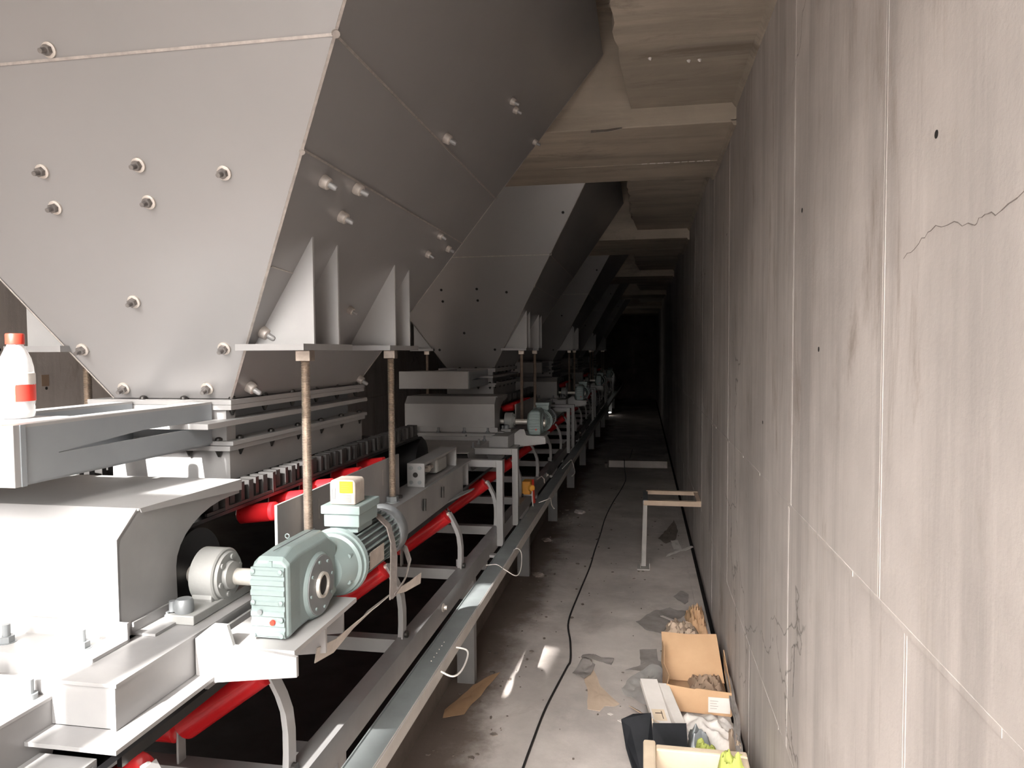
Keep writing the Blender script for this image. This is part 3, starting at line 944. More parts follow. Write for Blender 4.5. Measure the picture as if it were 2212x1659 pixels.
def control_box(x, y, z):
    t = thing('junction_box', 'dusty beige control box with yellow sticker on top of the nearest motor', 'box', (x, y, z))
    mb = MB()
    pts = []
    wd, ht = 0.062, 0.058
    for k in range(9):
        a = pi * k / 8
        pts.append((x + (wd / 2 - 0.010) * (1 if k < 4 else -1 if k > 4 else 0) + 0.010 * cos(a), y - 0.03, z + ht - 0.010 + 0.010 * sin(a)))
    poly = [(x - wd / 2, y - 0.03, z), (x + wd / 2, y - 0.03, z)] + pts
    mb.prism(poly, (0, 0.06, 0))
    obj('casing', mb, M['beige'], t, 50, bevel=0.003)
    s = obj('yellow_sticker', MB().box(x - 0.006, x + 0.026, y - 0.032, y - 0.0302, z + 0.028, z + 0.055), M['yellow'], t)
    for i in range(4):
        obj('print_line', MB().box(x - 0.002, x + 0.018 - 0.004 * (i % 2), y - 0.0324, y - 0.0319, z + 0.032 + i * 0.0055, z + 0.0332 + i * 0.0055), M['orange'], s)
    for i in range(6):
        obj('print_line', MB().box(x + 0.002, x + 0.022, y - 0.0312, y - 0.0302, z + 0.006 + i * 0.0032, z + 0.0072 + i * 0.0032), M['geardk'], t)
    for i in range(3):
        obj('print_line', MB().box(x - 0.026 + i * 0.004, x - 0.0245 + i * 0.004, y - 0.0312, y - 0.0302, z + 0.012, z + 0.04), M['geardk'], t)
    return t


def shaft():
    t = obj('drive_shaft', MB().cyl((-0.96, 1.379, 1.13), (-0.72, 1.379, 1.13), 0.0175, n=28), M['shaft'], None, 40)
    return tag(t, 'bright bare steel shaft between the nearest bearing and gear case', 'shaft', 'feeder drive shafts')


def motor_bracket():
    t = thing('motor_bracket', 'sunlit white steel cantilever bracket under the nearest gearmotor', 'bracket', (-0.72, 1.3, 0.98), 'gearmotor brackets')
    y = 1.20
    poly = [(-0.822, y, 1.0), (-0.822, y, 1.069), (-0.785, y, 1.098), (-0.757, y, 1.098), (-0.745, y, 1.060), (-0.62, y, 1.047), (-0.62, y, 1.010), (-0.785, y, 0.988)]
    obj('front_plate', MB().prism(poly, (0, 0.008, 0)), M['white'], t)
    obj('bed_plate', MB().box(-0.800, -0.628, 1.209, 1.50, 1.0455, 1.0550), M['white'], t)
    for yy, x1 in ((1.365, -0.640), (1.470, -0.648)):
        obj('rib_plate', MB().prism([(-0.822, yy, 0.960), (-0.822, yy, 1.045), (x1, yy, 1.045), (x1, yy, 0.985)], (0, 0.007, 0)), M['white'], t)
    obj('side_plate', MB().prism([(-0.817, 1.24, 1.06), (-0.817, 1.24, 0.97), (-0.817, 1.49, 0.97), (-0.817, 1.49, 1.06)], (0.006, 0, 0)), M['steel'], t)
    return t


def takeup():
    t = thing('takeup_frame', 'grey open-sided belt take-up frame with five-hole end plate', 'frame', (-0.865, 2.9, 1.0755), 'belt take-up frames')
    x0, x1, y0, y1, z0, z1 = -0.905, -0.835, 2.68, 3.17, 1.0758, 1.168
    ep = obj('end_plate', MB().box(x0, x1, y0, y0 + 0.008, z0, z1), M['steel'], t, bevel=0.0008)
    for (dx, dz) in ((0.016, 0.074), (0.050, 0.074), (0.016, 0.018), (0.050, 0.018)):
        obj('screw', MB().cyl((x0 + dx, y0 + 0.001, z0 + dz), (x0 + dx, y0 - 0.003, z0 + dz), 0.0075, n=14), M['geardk'], ep, 30)
    obj('hole', MB().cyl((x0 + 0.033, y0 + 0.001, z0 + 0.047), (x0 + 0.033, y0 - 0.001, z0 + 0.047), 0.010, n=18), M['dark'], ep)
    obj('end_plate', MB().box(x0, x1, y1 - 0.012, y1, z0, z1), M['steel'], t, bevel=0.0008)
    obj('top_bar', MB().box(x0, x1, y0 + 0.008, y1 - 0.012, z1 - 0.009, z1), M['steel'], t)
    obj('bottom_bar', MB().box(x0, x1, y0 + 0.008, y1 - 0.012, z0, z0 + 0.010), M['steel'], t)
    obj('back_plate', MB().box(x0, x0 + 0.006, y0 + 0.008, y1 - 0.012, z0 + 0.010, z1 - 0.009), M['geardk'], t)
    sb = MB().box(x0 + 0.012, x1 - 0.012, 2.90, 3.05, z0 + 0.016, z1 - 0.013)
    obj('slide_block', sb, M['bearing'], t, bevel=0.010)
    obj('takeup_screw', MB().cyl((x0 + 0.033, y0 + 0.01, z0 + 0.047), (x0 + 0.033, 2.9, z0 + 0.047), 0.009, n=14), M['bolt'], t, 40)
    m = MB(); hexn(m, (x0 + 0.033, 2.83, z0 + 0.047), (0, 1, 0), 0.016, 0.016)
    obj('nut', m, M['shaft'], t)
    return t


def portal(y, label):
    t = thing('support_stand', label, 'stand', (-0.73, y, 0.635), 'square tube stands beside the conveyor')
    w_ = 0.042
    obj('post', MB().box(-0.732, -0.724 + w_ * 0.6, y - w_ / 2, y + w_ / 2, 0.615, 1.052), M['steel'], t, bevel=0.001)
    obj('crossbar', MB().box(-0.95, -0.732, y - w_ / 2, y + w_ / 2, 1.016, 1.052), M['steel'], t, bevel=0.001)
    return t


# ---- build the first unit, then copy it down the tunnel
ORD = ['nearest', 'second', 'third', 'fourth', 'fifth']
u_protos = []
hopper('big light grey hopper nearest the camera with protruding bolts', True)
h2 = hopper('second hopper from the front with dark bolt holes in its grey face', False)
h2.location.y += PITCH
for k in range(2, NU):
    c = copy_tree(h2)
    c.location.y += PITCH * (k - 1)
    c['label'] = '%s hopper from the front, dark grey and deep in the tunnel' % ORD[k]

unit = []
names = {}
def reg(o, fmt):
    unit.append((o, fmt))
    o['label'] = fmt.format('nearest')
    return o

for sx, y, side in ((1, 1.755, 'front right'), (1, 2.40, 'rear right'), (-1, 1.86, 'front left'), (-1, 2.46, 'rear left')):
    r_ = rod(sx, y, '')
    reg(r_, 'long threaded rod at the ' + side + ' corner bracket of the {} hopper')
reg(chute(), 'flanged grey steel chute bolted under the mouth of the {} hopper')
reg(fork_beam(), 'blue-grey slotted beams with end plate paled as if sunlit before the {} hopper')
reg(feeder_frame(), 'grey steel channel frame carrying the {} belt feeder')
reg(feeder_cover(), 'off-white chamfered box cover over the {} feeder drum')
reg(apron(), 'pale steel apron plate with bolts before the {} feeder cover')
reg(feeder_belt(), 'black feeder belt with pleated sidewall under the {} hopper')
reg(bearing(1.365, ''), 'round grey pillow block bearing beside the {} feeder drum')
reg(gearmotor(), 'pale blue-grey gearmotor on the {} feeder bracket')
reg(shaft(), 'bare steel shaft between bearing and gear case of the {} feeder')
reg(motor_bracket(), 'white steel cantilever bracket under the {} gearmotor')
reg(takeup(), 'open-sided take-up frame with five-hole end plate on the {} feeder')
reg(portal(3.575, ''), 'square tube stand, nearer one of the pair behind the {} feeder')
reg(portal(4.02, ''), 'square tube stand, farther one of the pair behind the {} feeder')
for k in range(1, NU):
    for (o, fmt) in unit:
        c = copy_tree(o)
        c.location.y += PITCH * k
        c['label'] = fmt.format(ORD[k])
control_box(-0.688, 1.60, 1.2465)

# ------------------------------------------------------------------ trough conveyor under the feeders
Y0C, Y1C = 0.45, 22.0
st = thing('conveyor_frame', 'long grey steel stringer frame of the trough conveyor running down the tunnel', 'frame', (-1.24, 0.5, 0.26))
for s in (1, -1):
    def X(x): return x if s > 0 else -2.48 - x
    mb = MB().box(X(-0.782), X(-0.73), Y0C, Y1C, 0.672, 0.679).box(X(-0.737), X(-0.73), Y0C, Y1C, 0.604, 0.672).box(X(-0.782), X(-0.737), Y0C, Y1C, 0.604, 0.611)
    obj('stringer', mb, M['steel'], st)
    for k in range(13):
        y = -0.05 + 1.69 * k
        if y > 0.4:
            obj('leg', MB().box(X(-0.885), X(-0.80), y, y + 0.05, 0.0, 0.604).box(X(-0.80), X(-0.742), y, y + 0.05, 0.560, 0.604), M['steel'], st)
for k in range(3):
    y = 2.55 + 2.9 * k
    obj('stud', MB().lathe([(0, 0.016), (0.004, 0.016), (0.006, 0.009), (0.016, 0.008)], (-0.73, y, 0.655), (1, 0, 0), 14), M['bolt'], st, 40)

idl_y = [1.05] + [1.44 + 0.76 * k for k in range(26)]
rollm = {}


def idler(y, label):
    t = thing('idler_set', label, 'roller', (-1.24, y, 0.679), 'red trough idlers along the conveyor')
    r = 0.034
    ang = [((-1.018, 0.762), (-0.822, 0.905)), ((-1.45, 0.757), (-1.03, 0.757)), ((-1.462, 0.762), (-1.658, 0.905))]
    for (a, b) in ang:
        d = Vector((b[0] - a[0], 0, b[1] - a[1]))
        ln = d.length
        o = obj('roller', MB().lathe([(0, r * 0.75), (0.004, r), (ln - 0.004, r), (ln, r * 0.8)], (a[0], y, a[1]), d, 24), M['red'], t, 40)
        obj('axle', MB().cyl(Vector((a[0], y, a[1])) - d.normalized() * 0.012, Vector((b[0], y, b[1])) + d.normalized() * 0.014, 0.008, n=10), M['shaft'], o, 40)
    obj('cross_beam', MB().box(-1.698, -0.784, y - 0.022, y + 0.022, 0.672, 0.678).box(-1.698, -0.784, y - 0.022, y - 0.016, 0.634, 0.672), M['steel'], t)
    for s in (1, -1):
        def X(x): return x if s > 0 else -2.48 - x
        pts = [(-0.762, 0.679), (-0.760, 0.72), (-0.760, 0.77), (-0.765, 0.815), (-0.777, 0.85), (-0.795, 0.885), (-0.812, 0.915)]
        pth = [(X(a), y, b) for (a, b) in pts]
        mb = MB().strip(pth, 0.034, 0.005, (0, 1, 0))
        # rib along the arm makes it a T section
        rib = [(X(a - 0.010), y, b) for (a, b) in pts]
        ribw = []
        for i in range(len(pts)):
            p, q = Vector(pth[max(0, i - 1)]), Vector(pth[min(len(pts) - 1, i + 1)])
            ribw.append(Vector((0, 1, 0)).cross(q - p).normalized())
        mb.strip(rib, 0.018, 0.005, ribw)
        arm = obj('bracket_arm', mb, M['white'], t, 35)
        obj('foot_bolt', MB().cyl((X(-0.757), y, 0.69), (X(-0.748), y, 0.69), 0.011, n=10), M['dkbolt'], arm)
        obj('inner_bracket', MB().box(X(-1.032), X(-1.026), y - 0.014, y + 0.014, 0.672, 0.772), M['steel'], t, bevel=0.002)
    return t


def ordw(i):
    return ['first', 'second', 'third', 'fourth', 'fifth', 'sixth', 'seventh', 'eighth', 'ninth', 'tenth', 'eleventh', 'twelfth', 'thirteenth',
            'fourteenth', 'fifteenth', 'sixteenth', 'seventeenth', 'eighteenth', 'nineteenth', 'twentieth', 'twenty-first', 'twenty-second',
            'twenty-third', 'twenty-fourth', 'twenty-fifth', 'twenty-sixth', 'twenty-seventh'][i]


wh = ['red roller end with pale hub at the lower left corner', 'red trough idler below the nearest motor bracket', 'red trough idler right below the nearest motor, strap hanging over its arm',
      'red trough idler with curved arm, third along past the nearest motor', 'red trough idler just behind the first square tube stand']
i0 = idler(0.0, '')
for i, y in enumerate(idl_y):
    c = i0 if i == 0 else copy_tree(i0)
    c.location.y = y
    c['label'] = wh[i] if i < len(wh) else 'red trough idler, %s along the conveyor into the dark' % ordw(i)

# belts
def trough(pts, y0, y1, th):
    mb = MB()
    up = [Vector((x, 0, z)) for (x, z) in pts]
    dn = []
    for i, p in enumerate(up):
        a, b = up[max(0, i - 1)], up[min(len(up) - 1, i + 1)]
        n = Vector((-(b - a).z, 0, (b - a).x)).normalized()
        dn.append(p - n * th)
    poly = [(p.x, y0, p.z) for p in up + dn[::-1]]
    return mb.prism(poly, (0, y1 - y0, 0))

tb_pts = [(-1.665, 0.972), (-1.60, 0.925), (-1.475, 0.832), (-1.44, 0.812), (-1.40, 0.803), (-1.08, 0.803), (-1.04, 0.812), (-1.005, 0.832), (-0.88, 0.925), (-0.835, 0.958)]
tag(obj('trough_belt', trough(tb_pts, 0.5, 21.5, 0.010), M['rubber'], None, 40), 'black rubber trough belt lying on the red idlers', 'belt')
tag(obj('return_belt', MB().box(-1.66, -0.83, 0.5, 21.5, 0.40, 0.412), M['rubber']), 'flat black return belt strand low under the trough conveyor', 'belt')

# outer guide rail / tray along the walkway, with stays
gr = thing('cable_tray', 'green-grey steel tray rail running along the walkway edge of the conveyor', 'rail', (-0.65, 0.5, 0.26))
obj('tray_bed', MB().box(-0.688, -0.612, Y0C, Y1C, 0.626, 0.630), M['galv'], gr)
obj('outer_lip', MB().box(-0.614, -0.610, Y0C, Y1C, 0.600, 0.640), M['galvedge'], gr)
obj('inner_lip', MB().box(-0.691, -0.688, Y0C, Y1C, 0.612, 0.636), M['galv'], gr)
for k in range(9):
    y = 3.36 + 2.25 * (k - 1)
    if y > 0.5:
        obj('stay', MB().box(-0.728, -0.616, y, y + 0.035, 0.612, 0.624), M['steel'], gr)
for i in range(6):
    obj('rivet', MB().lathe([(0, 0.0022), (0.002, 0.001)], (-0.655, 2.15 + i * 0.03, 0.630), (0, 0, 1), 6), M['whitepap'], gr)

def loop(name, pts, r, label, cat, mat=M['wire'], group=None):
    # smooth through points
    P_ = [Vector(p) for p in pts]
    out = []
    for i in range(len(P_) - 1):
        p0 = P_[max(0, i - 1)]; p1 = P_[i]; p2 = P_[i + 1]; p3 = P_[min(len(P_) - 1, i + 2)]
        for k in range(6):
            t = k / 6
            out.append(0.5 * ((2 * p1) + (p2 - p0) * t + (2 * p0 - 5 * p1 + 4 * p2 - p3) * t * t + (3 * p1 - p0 - 3 * p2 + p3) * t ** 3))
    out.append(P_[-1])
    return tag(obj(name, MB().tube(out, r, 8), mat, None, 60), label, cat, group)

loop('handle', [(-0.609, 2.10, 0.622), (-0.570, 2.09, 0.615), (-0.555, 2.14, 0.612), (-0.560, 2.24, 0.614), (-0.575, 2.28, 0.618), (-0.609, 2.28, 0.624)], 0.003,
     'white wire handle on the lip of the tray rail, nearest of the wire loops', 'handle')
loop('wire_tie', [(-0.70, 3.16, 0.634), (-0.65, 3.15, 0.643), (-0.60, 3.10, 0.636), (-0.56, 3.14, 0.600), (-0.555, 3.24, 0.600), (-0.575, 3.38, 0.63), (-0.60, 3.42, 0.645), (-0.62, 3.42, 0.636)], 0.0022,
     'thin white wire tie looped over the tray rail beside the square tube stand', 'wire')
loop('wire_tie', [(-0.66, 4.55, 0.633), (-0.61, 4.56, 0.65), (-0.59, 4.60, 0.652), (-0.57, 4.5, 0.63), (-0.545, 4.42, 0.625)], 0.003,
     'white wire tie on the tray rail past the orange pull switch', 'wire')
loop('wire_tie', [(-0.66, 5.9, 0.633), (-0.61, 6.0, 0.68), (-0.60, 6.1, 0.67), (-0.56, 5.95, 0.60), (-0.57, 5.8, 0.59)], 0.003,
     'farthest thin wire tie on the dark part of the tray rail', 'wire')
tag(obj('steel_rope', MB().tube([(-0.6135, 0.5 + i * 0.5, 0.6425 - 0.0 * i) for i in range(36)], 0.0016, 6), M['galvedge'], None, 40),
    'thin steel pull cord lying along the tray rail lip', 'cord')

# pull switch
t = thing('pull_switch', 'orange-yellow emergency pull switch with red lever on the conveyor frame', 'switch', (-0.72, 4.55, 0.679))
obj('body', MB().box(-0.762, -0.705, 4.50, 4.60, 0.690, 0.775), M['orange'], t, bevel=0.008)
obj('foot', MB().box(-0.765, -0.70, 4.52, 4.58, 0.6795, 0.69), M['steel'], t)
obj('lever', MB().strip([(-0.695, 4.53, 0.785), (-0.688, 4.50, 0.74), (-0.682, 4.48, 0.69), (-0.676, 4.47, 0.645)], 0.022, 0.010, (0.3, 1, 0)), M['redpl'], t, 40, bevel=0.003)
obj('pivot', MB().lathe([(0, 0.022), (0.02, 0.020), (0.026, 0.012)], (-0.705, 4.5, 0.735), (0.7, -0.7, 0), 18), M['orange'], t, 40)
obj('tail_cord', MB().tube([(-0.69, 4.47, 0.72), (-0.685, 4.44, 0.68), (-0.675, 4.40, 0.64)], 0.003, 8), M['wire'], t, 40)
obj('hook', MB().tube([(-0.68, 4.62, 0.77), (-0.66, 4.68, 0.78), (-0.645, 4.7, 0.76), (-0.64, 4.68, 0.735)], 0.0035, 8), M['bolt'], t, 40)

# loose straps around the motor
pts = [(-0.720, 1.70, 1.19), (-0.690, 1.705, 1.199), (-0.655, 1.71, 1.190), (-0.628, 1.71, 1.165), (-0.614, 1.70, 1.13), (-0.608, 1.69, 1.09), (-0.606, 1.68, 1.05), (-0.604, 1.67, 1.02), (-0.603, 1.665, 1.0)]
wd = [Vector((0, 1, 0.0))] * 5 + [Vector((0.25, 1, 0.1))] * 4
tag(obj('webbing_strap', MB().strip(pts, 0.028, 0.003, wd), M['strap'], None, 50), 'grey webbing strap slung over the nearest motor and hanging down', 'strap')
pts = [(-0.603, 1.67, 1.002), (-0.598, 1.74, 1.02), (-0.604, 1.80, 1.05), (-0.625, 1.83, 1.075), (-0.66, 1.87, 1.08)]
tag(obj('webbing_strap', MB().strip(pts, 0.016, 0.003, (0.5, 0, 1)), M['strap'], None, 50), 'narrow loop of webbing passing behind the nearest motor', 'strap')
pts = [(-0.655, 1.35, 0.985), (-0.645, 1.42, 0.978), (-0.64, 1.50, 0.985), (-0.63, 1.60, 0.995), (-0.618, 1.70, 1.0), (-0.605, 1.78, 0.990), (-0.597, 1.87, 0.985)]
wd = [Vector((0.1, 0.2, 1)), Vector((0.2, 0.1, 1)), Vector((0.5, 0, 0.8)), Vector((0.9, 0, 0.5)), Vector((0.8, 0, 0.6)), Vector((0.4, 0, 0.9)), Vector((0.1, 0, 1))]
tag(obj('wrapping_strip', MB().strip(pts, 0.03, 0.0018, wd), M['tape'], None, 50), 'pale crumpled wrapping strip dangling below the nearest motor', 'strip')

# bottle on the beam cap
bx, by, bz = -1.213, 1.225, 1.475
t = thing('water_bottle', 'small clear plastic bottle with red cap standing on the beam end', 'bottle', (bx, by, bz))
pr = [(0, 0.024), (0.003, 0.029), (0.012, 0.0305), (0.016, 0.0295), (0.020, 0.0305), (0.026, 0.0295), (0.030, 0.031), (0.085, 0.031), (0.100, 0.030), (0.118, 0.026), (0.134, 0.019), (0.142, 0.0145), (0.150, 0.0135)]
obj('bottle_body', MB().lathe(pr, (bx, by, bz), (0, 0, 1), 40), M['bottle'], t, 50)
obj('cap', MB().lathe([(0.145, 0.0155), (0.1455, 0.0162), (0.164, 0.0162), (0.166, 0.015)], (bx, by, bz), (0, 0, 1), 32), M['capred'], t, 40)
m = MB()
vs, fs = [], []
def arc_label(a0, a1, z0, z1, r=0.0316, n=14):
    mb = MB(); vv = []; ff = []
    for i in range(n + 1):
        a = a0 + (a1 - a0) * i / n
        for z in (z0, z1):
            vv.append((bx + r * cos(a), by + r * sin(a), bz + z))
            vv.append((bx + (r + 0.0006) * cos(a), by + (r + 0.0006) * sin(a), bz + z))
    for i in range(n):
        o = i * 4; q = o + 4
        ff += [(o + 1, q + 1, q + 3, o + 3), (o, o + 2, q + 2, q), (o, q, q + 1, o + 1), (o + 2, o + 3, q + 3, q + 2)]
    mb.add(vv, ff)
    return mb
obj('label_red', arc_label(-0.85, 1.6, 0.034, 0.066), M['label'], t, 60)
obj('label_orange', arc_label(-3.14 - 1.0, -0.87, 0.034, 0.064), M['labelor'], t, 60)
obj('label_top', arc_label(-3.14 - 1.5, 1.6, 0.067, 0.088), M['whitepap'], t, 60)

# ------------------------------------------------------------------ walkway: stand, cable, kerb, rubbish
t = thing('wall_bracket_stand', 'pale angle-iron stand with one leg fixed to the right wall', 'stand', (0.2, 5.35, 0))
obj('front_bar', MB().box(0.0, 0.40, 5.24, 5.245, 0.490, 0.525).box(0.0, 0.40, 5.245, 5.28, 0.521, 0.525), M['card2'], t)
obj('rear_bar', MB().box(0.02, 0.40, 5.60, 5.605, 0.500, 0.535).box(0.02, 0.40, 5.565, 5.60, 0.531, 0.535), M['card2'], t)
obj('side_bar', MB().box(-0.005, 0.0, 5.24, 5.605, 0.49, 0.525).box(0.0, 0.03, 5.24, 5.6, 0.5245, 0.528), M['geardk'], t)
obj('side_bar', MB().box(0.37, 0.40, 5.25, 5.6, 0.5245, 0.528), M['card2'], t)
obj('leg', MB().prism([(-0.004, 5.25, 0.49), (0.026, 5.25, 0.49), (0.016, 5.36, 0.012), (-0.018, 5.36, 0.012)], (0, 0.006, 0)).prism([(-0.004, 5.25, 0.49), (-0.004, 5.28, 0.49), (-0.018, 5.39, 0.012), (-0.018, 5.36, 0.012)], (0.005, 0, 0)), M['galvedge'], t)
obj('foot_plate', MB().box(-0.045, 0.045, 5.30, 5.42, 0.0, 0.006).box(0.041, 0.045, 5.30, 5.42, 0.006, 0.05).box(-0.024, -0.02, 5.33, 5.40, 0.006, 0.04), M['galvedge'], t)

tag(obj('concrete_kerb', MB().box(-0.475, 0.318, 9.98, 10.2, 0.0, 0.095), M['floor'], None, None, 0.008), 'low pale concrete kerb across the walkway in the dim part', 'kerb')
tag(obj('kerb_block', MB().box(-0.53, -0.485, 9.90, 10.05, 0.0, 0.06), M['dirtyc'], None, None, 0.01), 'small dark block at the left end of the walkway kerb', 'block')

cp = [(-0.455, 2.55, 0.006), (-0.452, 2.68, 0.006), (-0.445, 2.85, 0.006), (-0.428, 3.154, 0.006), (-0.381, 3.56, 0.006), (-0.37, 3.66, 0.006), (-0.395, 3.9, 0.006), (-0.435, 4.2, 0.006),
      (-0.418, 4.7, 0.006), (-0.39, 5.3, 0.006), (-0.384, 5.756, 0.006), (-0.37, 6.3, 0.006), (-0.36, 6.9, 0.006), (-0.32, 7.6, 0.006), (-0.26, 8.3, 0.006), (-0.22, 9.0, 0.006), (-0.25, 9.7, 0.01),
      (-0.26, 9.95, 0.10), (-0.26, 10.15, 0.104), (-0.24, 10.25, 0.02), (-0.2, 10.9, 0.006), (-0.18, 11.8, 0.006)]
loop('black_cable', cp, 0.0055, 'black cable snaking along the walkway floor into the tunnel', 'cable', M['cable'])


def sheet(name, poly, z, mat, label, cat, amp=0.006, seed=1, th=0.0015, group=None, n=16, rot=None):
    """torn flat sheet: grid clipped by polygon, gently crumpled, given thickness"""
    import random as R
    rg = R.Random(seed)
    off = Vector((rg.random() * 50, rg.random() * 50, 0))
    xs = [p[0] for p in poly]; ys = [p[1] for p in poly]
    cx_, cy_ = sum(xs) / len(xs), sum(ys) / len(ys)
    # radial mesh: centre, inner rings, outline subdivided
    out = []
    for i in range(len(poly)):
        a, b = poly[i], poly[(i + 1) % len(poly)]
        for k in range(5):
            t_ = k / 5
            j = (rg.random() - 0.5) * 0.05 * math.dist(a, b) if k else 0
            out.append((a[0] + (b[0] - a[0]) * t_ + j * 0.4, a[1] + (b[1] - a[1]) * t_ + j * 0.4))
    R_ = 6
    vs, fs = [(cx_, cy_)], []
    m_ = len(out)
    for r in range(1, R_ + 1):
        for (x, y) in out:
            vs.append((cx_ + (x - cx_) * r / R_, cy_ + (y - cy_) * r / R_))
    def zz(x, y):
        q = Vector((x * 9, y * 9, 0)) + off
        q2 = Vector((x * 28, y * 28, 3)) + off
        return z + 0.002 + abs(noise.noise(q)) * amp * 2.2 + abs(noise.noise(q2)) * amp * 0.8
    top = [(x, y, zz(x, y) + th) for (x, y) in vs]
    bot = [(x, y, zz(x, y)) for (x, y) in vs]
    nv = len(vs)
    for k in range(m_):
        fs.append((0, 1 + k, 1 + (k + 1) % m_))
    for r in range(R_ - 1):
        for k in range(m_):
            a = 1 + r * m_ + k; b = 1 + r * m_ + (k + 1) % m_
            fs.append((a, a + m_, b + m_, b))
    fb = [tuple(nv + i for i in reversed(f)) for f in fs]
    o0 = 1 + (R_ - 1) * m_
    side = [(o0 + k, nv + o0 + k, nv + o0 + (k + 1) % m_, o0 + (k + 1) % m_) for k in range(m_)]
    mb = MB().add(top + bot, fs + fb + side)
    return tag(obj(name, mb, mat, None, 35), label, cat, group)


sheet('cardboard_scrap', [(-0.86, 2.985), (-0.775, 3.03), (-0.70, 3.47), (-0.735, 3.44), (-0.80, 3.30), (-0.87, 3.05)], 0, M['card'],
      'torn brown cardboard strip on the dirty floor beside the conveyor', 'cardboard', 0.006, 3)
sheet('cardboard_scrap', [(-0.30, 3.52), (-0.245, 3.57), (-0.20, 3.40), (-0.105, 3.235), (-0.125, 3.215), (-0.17, 3.21), (-0.19, 3.16), (-0.245, 3.17), (-0.26, 3.36)], 0, M['card2'],
      'flat pale peach cardboard scrap on the walkway beside the cable', 'cardboard', 0.004, 4)
sheet('paper_scrap', [(-0.345, 3.50), (-0.31, 3.68), (-0.24, 3.62), (-0.255, 3.50), (-0.28, 3.44), (-0.32, 3.47)], 0.004, M['greypap'],
      'crumpled grey paper scrap touching the pale cardboard near the cable', 'paper', 0.012, 5)
sheet('paper_scrap', [(-0.32, 3.70), (-0.31, 3.74), (-0.15, 3.71), (-0.16, 3.64), (-0.19, 3.67), (-0.24, 3.68)], 0.0, M['greypap'],
      'thin torn grey paper strip lying just past the pale cardboard', 'paper', 0.010, 6)
sheet('paper_scrap', [(-0.045, 4.24), (0.06, 4.45), (0.16, 4.50), (0.28, 4.47), (0.20, 4.33), (0.10, 4.10), (0.02, 4.13)], 0, M['greypap'],
      'large grey paper sheet on the floor farthest back by the wall rubbish', 'paper', 0.008, 7)
sheet('paper_scrap', [(-0.09, 3.59), (-0.015, 3.66), (-0.02, 3.86), (0.07, 3.88), (0.075, 3.73), (0.13, 3.70), (0.115, 3.63), (0.0, 3.60)], 0, M['greypap'],
      'grey cross-shaped dusty paper scrap left of the cardboard box', 'paper', 0.006, 8)
sheet('plastic_film', [(-0.10, 3.30), (-0.06, 3.50), (0.03, 3.62), (0.11, 3.60), (0.09, 3.45), (0.07, 3.24), (-0.02, 3.22)], 0.01, M['plastic'],
      'milky crumpled plastic film left of the cardboard box', 'plastic', 0.03, 9)
sheet('plastic_film', [(-0.02, 3.05), (0.02, 3.24), (0.07, 3.22), (0.09, 3.05), (0.05, 2.95)], 0.0, M['plastic'],
      'small crumpled plastic film in front of the larger milky film', 'plastic', 0.03, 10)
sheet('floor_chip', [(-0.11, 3.09), (-0.09, 3.105), (-0.07, 3.09), (-0.085, 3.07)], 0, M['whitepap'], 'little white square chip on the floor left of the black flaps', 'chip', 0.002, 11, 0.003)
sheet('floor_chip', [(-0.155, 3.14), (-0.145, 3.15), (-0.13, 3.14), (-0.14, 3.13)], 0, M['whitepap'], 'tiny yellowish white chip beside the pale cardboard edge', 'chip', 0.002, 12, 0.003)
sheet('floor_paper', [(0.17, 5.62), (0.215, 5.68), (0.395, 5.92), (0.375, 5.96), (0.26, 5.80), (0.18, 5.68)], 0.01, M['whitepap'], 'white paper strip lying by the wall under the wall stand', 'paper', 0.01, 13)
sheet('floor_paper', [(0.235, 5.80), (0.30, 5.84), (0.28, 6.12), (0.22, 6.10)], 0.012, M['whitepap'], 'short white paper strip crossing under the longer one by the wall', 'paper', 0.01, 14)
sheet('dirt_patch', [(0.12, 6.2), (0.20, 6.5), (0.28, 6.9), (0.30, 6.5), (0.26, 6.15), (0.18, 6.05)], 0, M['dirtyc'], 'brown dirt patch with debris by the wall behind the paper strips', 'dirt', 0.008, 15)
sheet('floor_paper', [(0.19, 4.74), (0.25, 4.86), (0.29, 4.80), (0.28, 4.66), (0.255, 4.60)], 0, M['greypap'], 'pale curled paper flake at the wall kerb behind the rubbish heap', 'paper', 0.006, 16)
for i, (x, y, s, lb) in enumerate(((-0.80, 6.0, 0.05, 'broken concrete lump beside the conveyor, farther and larger one'), (-0.74, 5.05, 0.045, 'broken concrete lump beside the conveyor, nearer one'),
                                  (-0.62, 7.1, 0.06, 'flat concrete lump beside the conveyor in the dim light'))):
    rg = random.Random(i + 20)
    vs = []
    mb = MB().lathe([(0, s * 0.9), (s * 0.25, s), (s * 0.5, s * 0.6), (s * 0.62, s * 0.1)], (x, y, 0), (0.1, 0, 1), 9)
    mb.v = [(a + s * 0.3 * (rg.random() - 0.5), b * 1 + s * 0.5 * (rg.random() - 0.5), max(0, c)) for (a, b, c) in mb.v]
    tag(obj('concrete_lump', mb, M['floor'], None), lb, 'rubble')

rg = random.Random(77)
mb = MB()
for i in range(230):
    if i < 110:
        y = 2.7 + 5.5 * rg.random() ** 1.3; x = -0.85 + 0.28 * rg.random()
    else:
        y = 2.7 + 6 * rg.random(); x = -0.6 + 0.9 * rg.random()
    s = 0.0015 + 0.005 * rg.random() ** 2
    a = rg.random() * 3
    el = 1 + 2.5 * rg.random()
    mb.prism([(x + s * el * cos(a + q) * (1 if k % 2 else 0.7), y + s * 2 * sin(a + q), 0.0) for k, q in enumerate((0, 1.3, 2.6, 3.9, 5.2))], (0, 0, 0.002 + s * 0.4))
tag(obj('floor_grit', mb, M['dirtyc']), 'small dark grit and crumbs scattered on the walkway', 'grit', None, 'stuff')

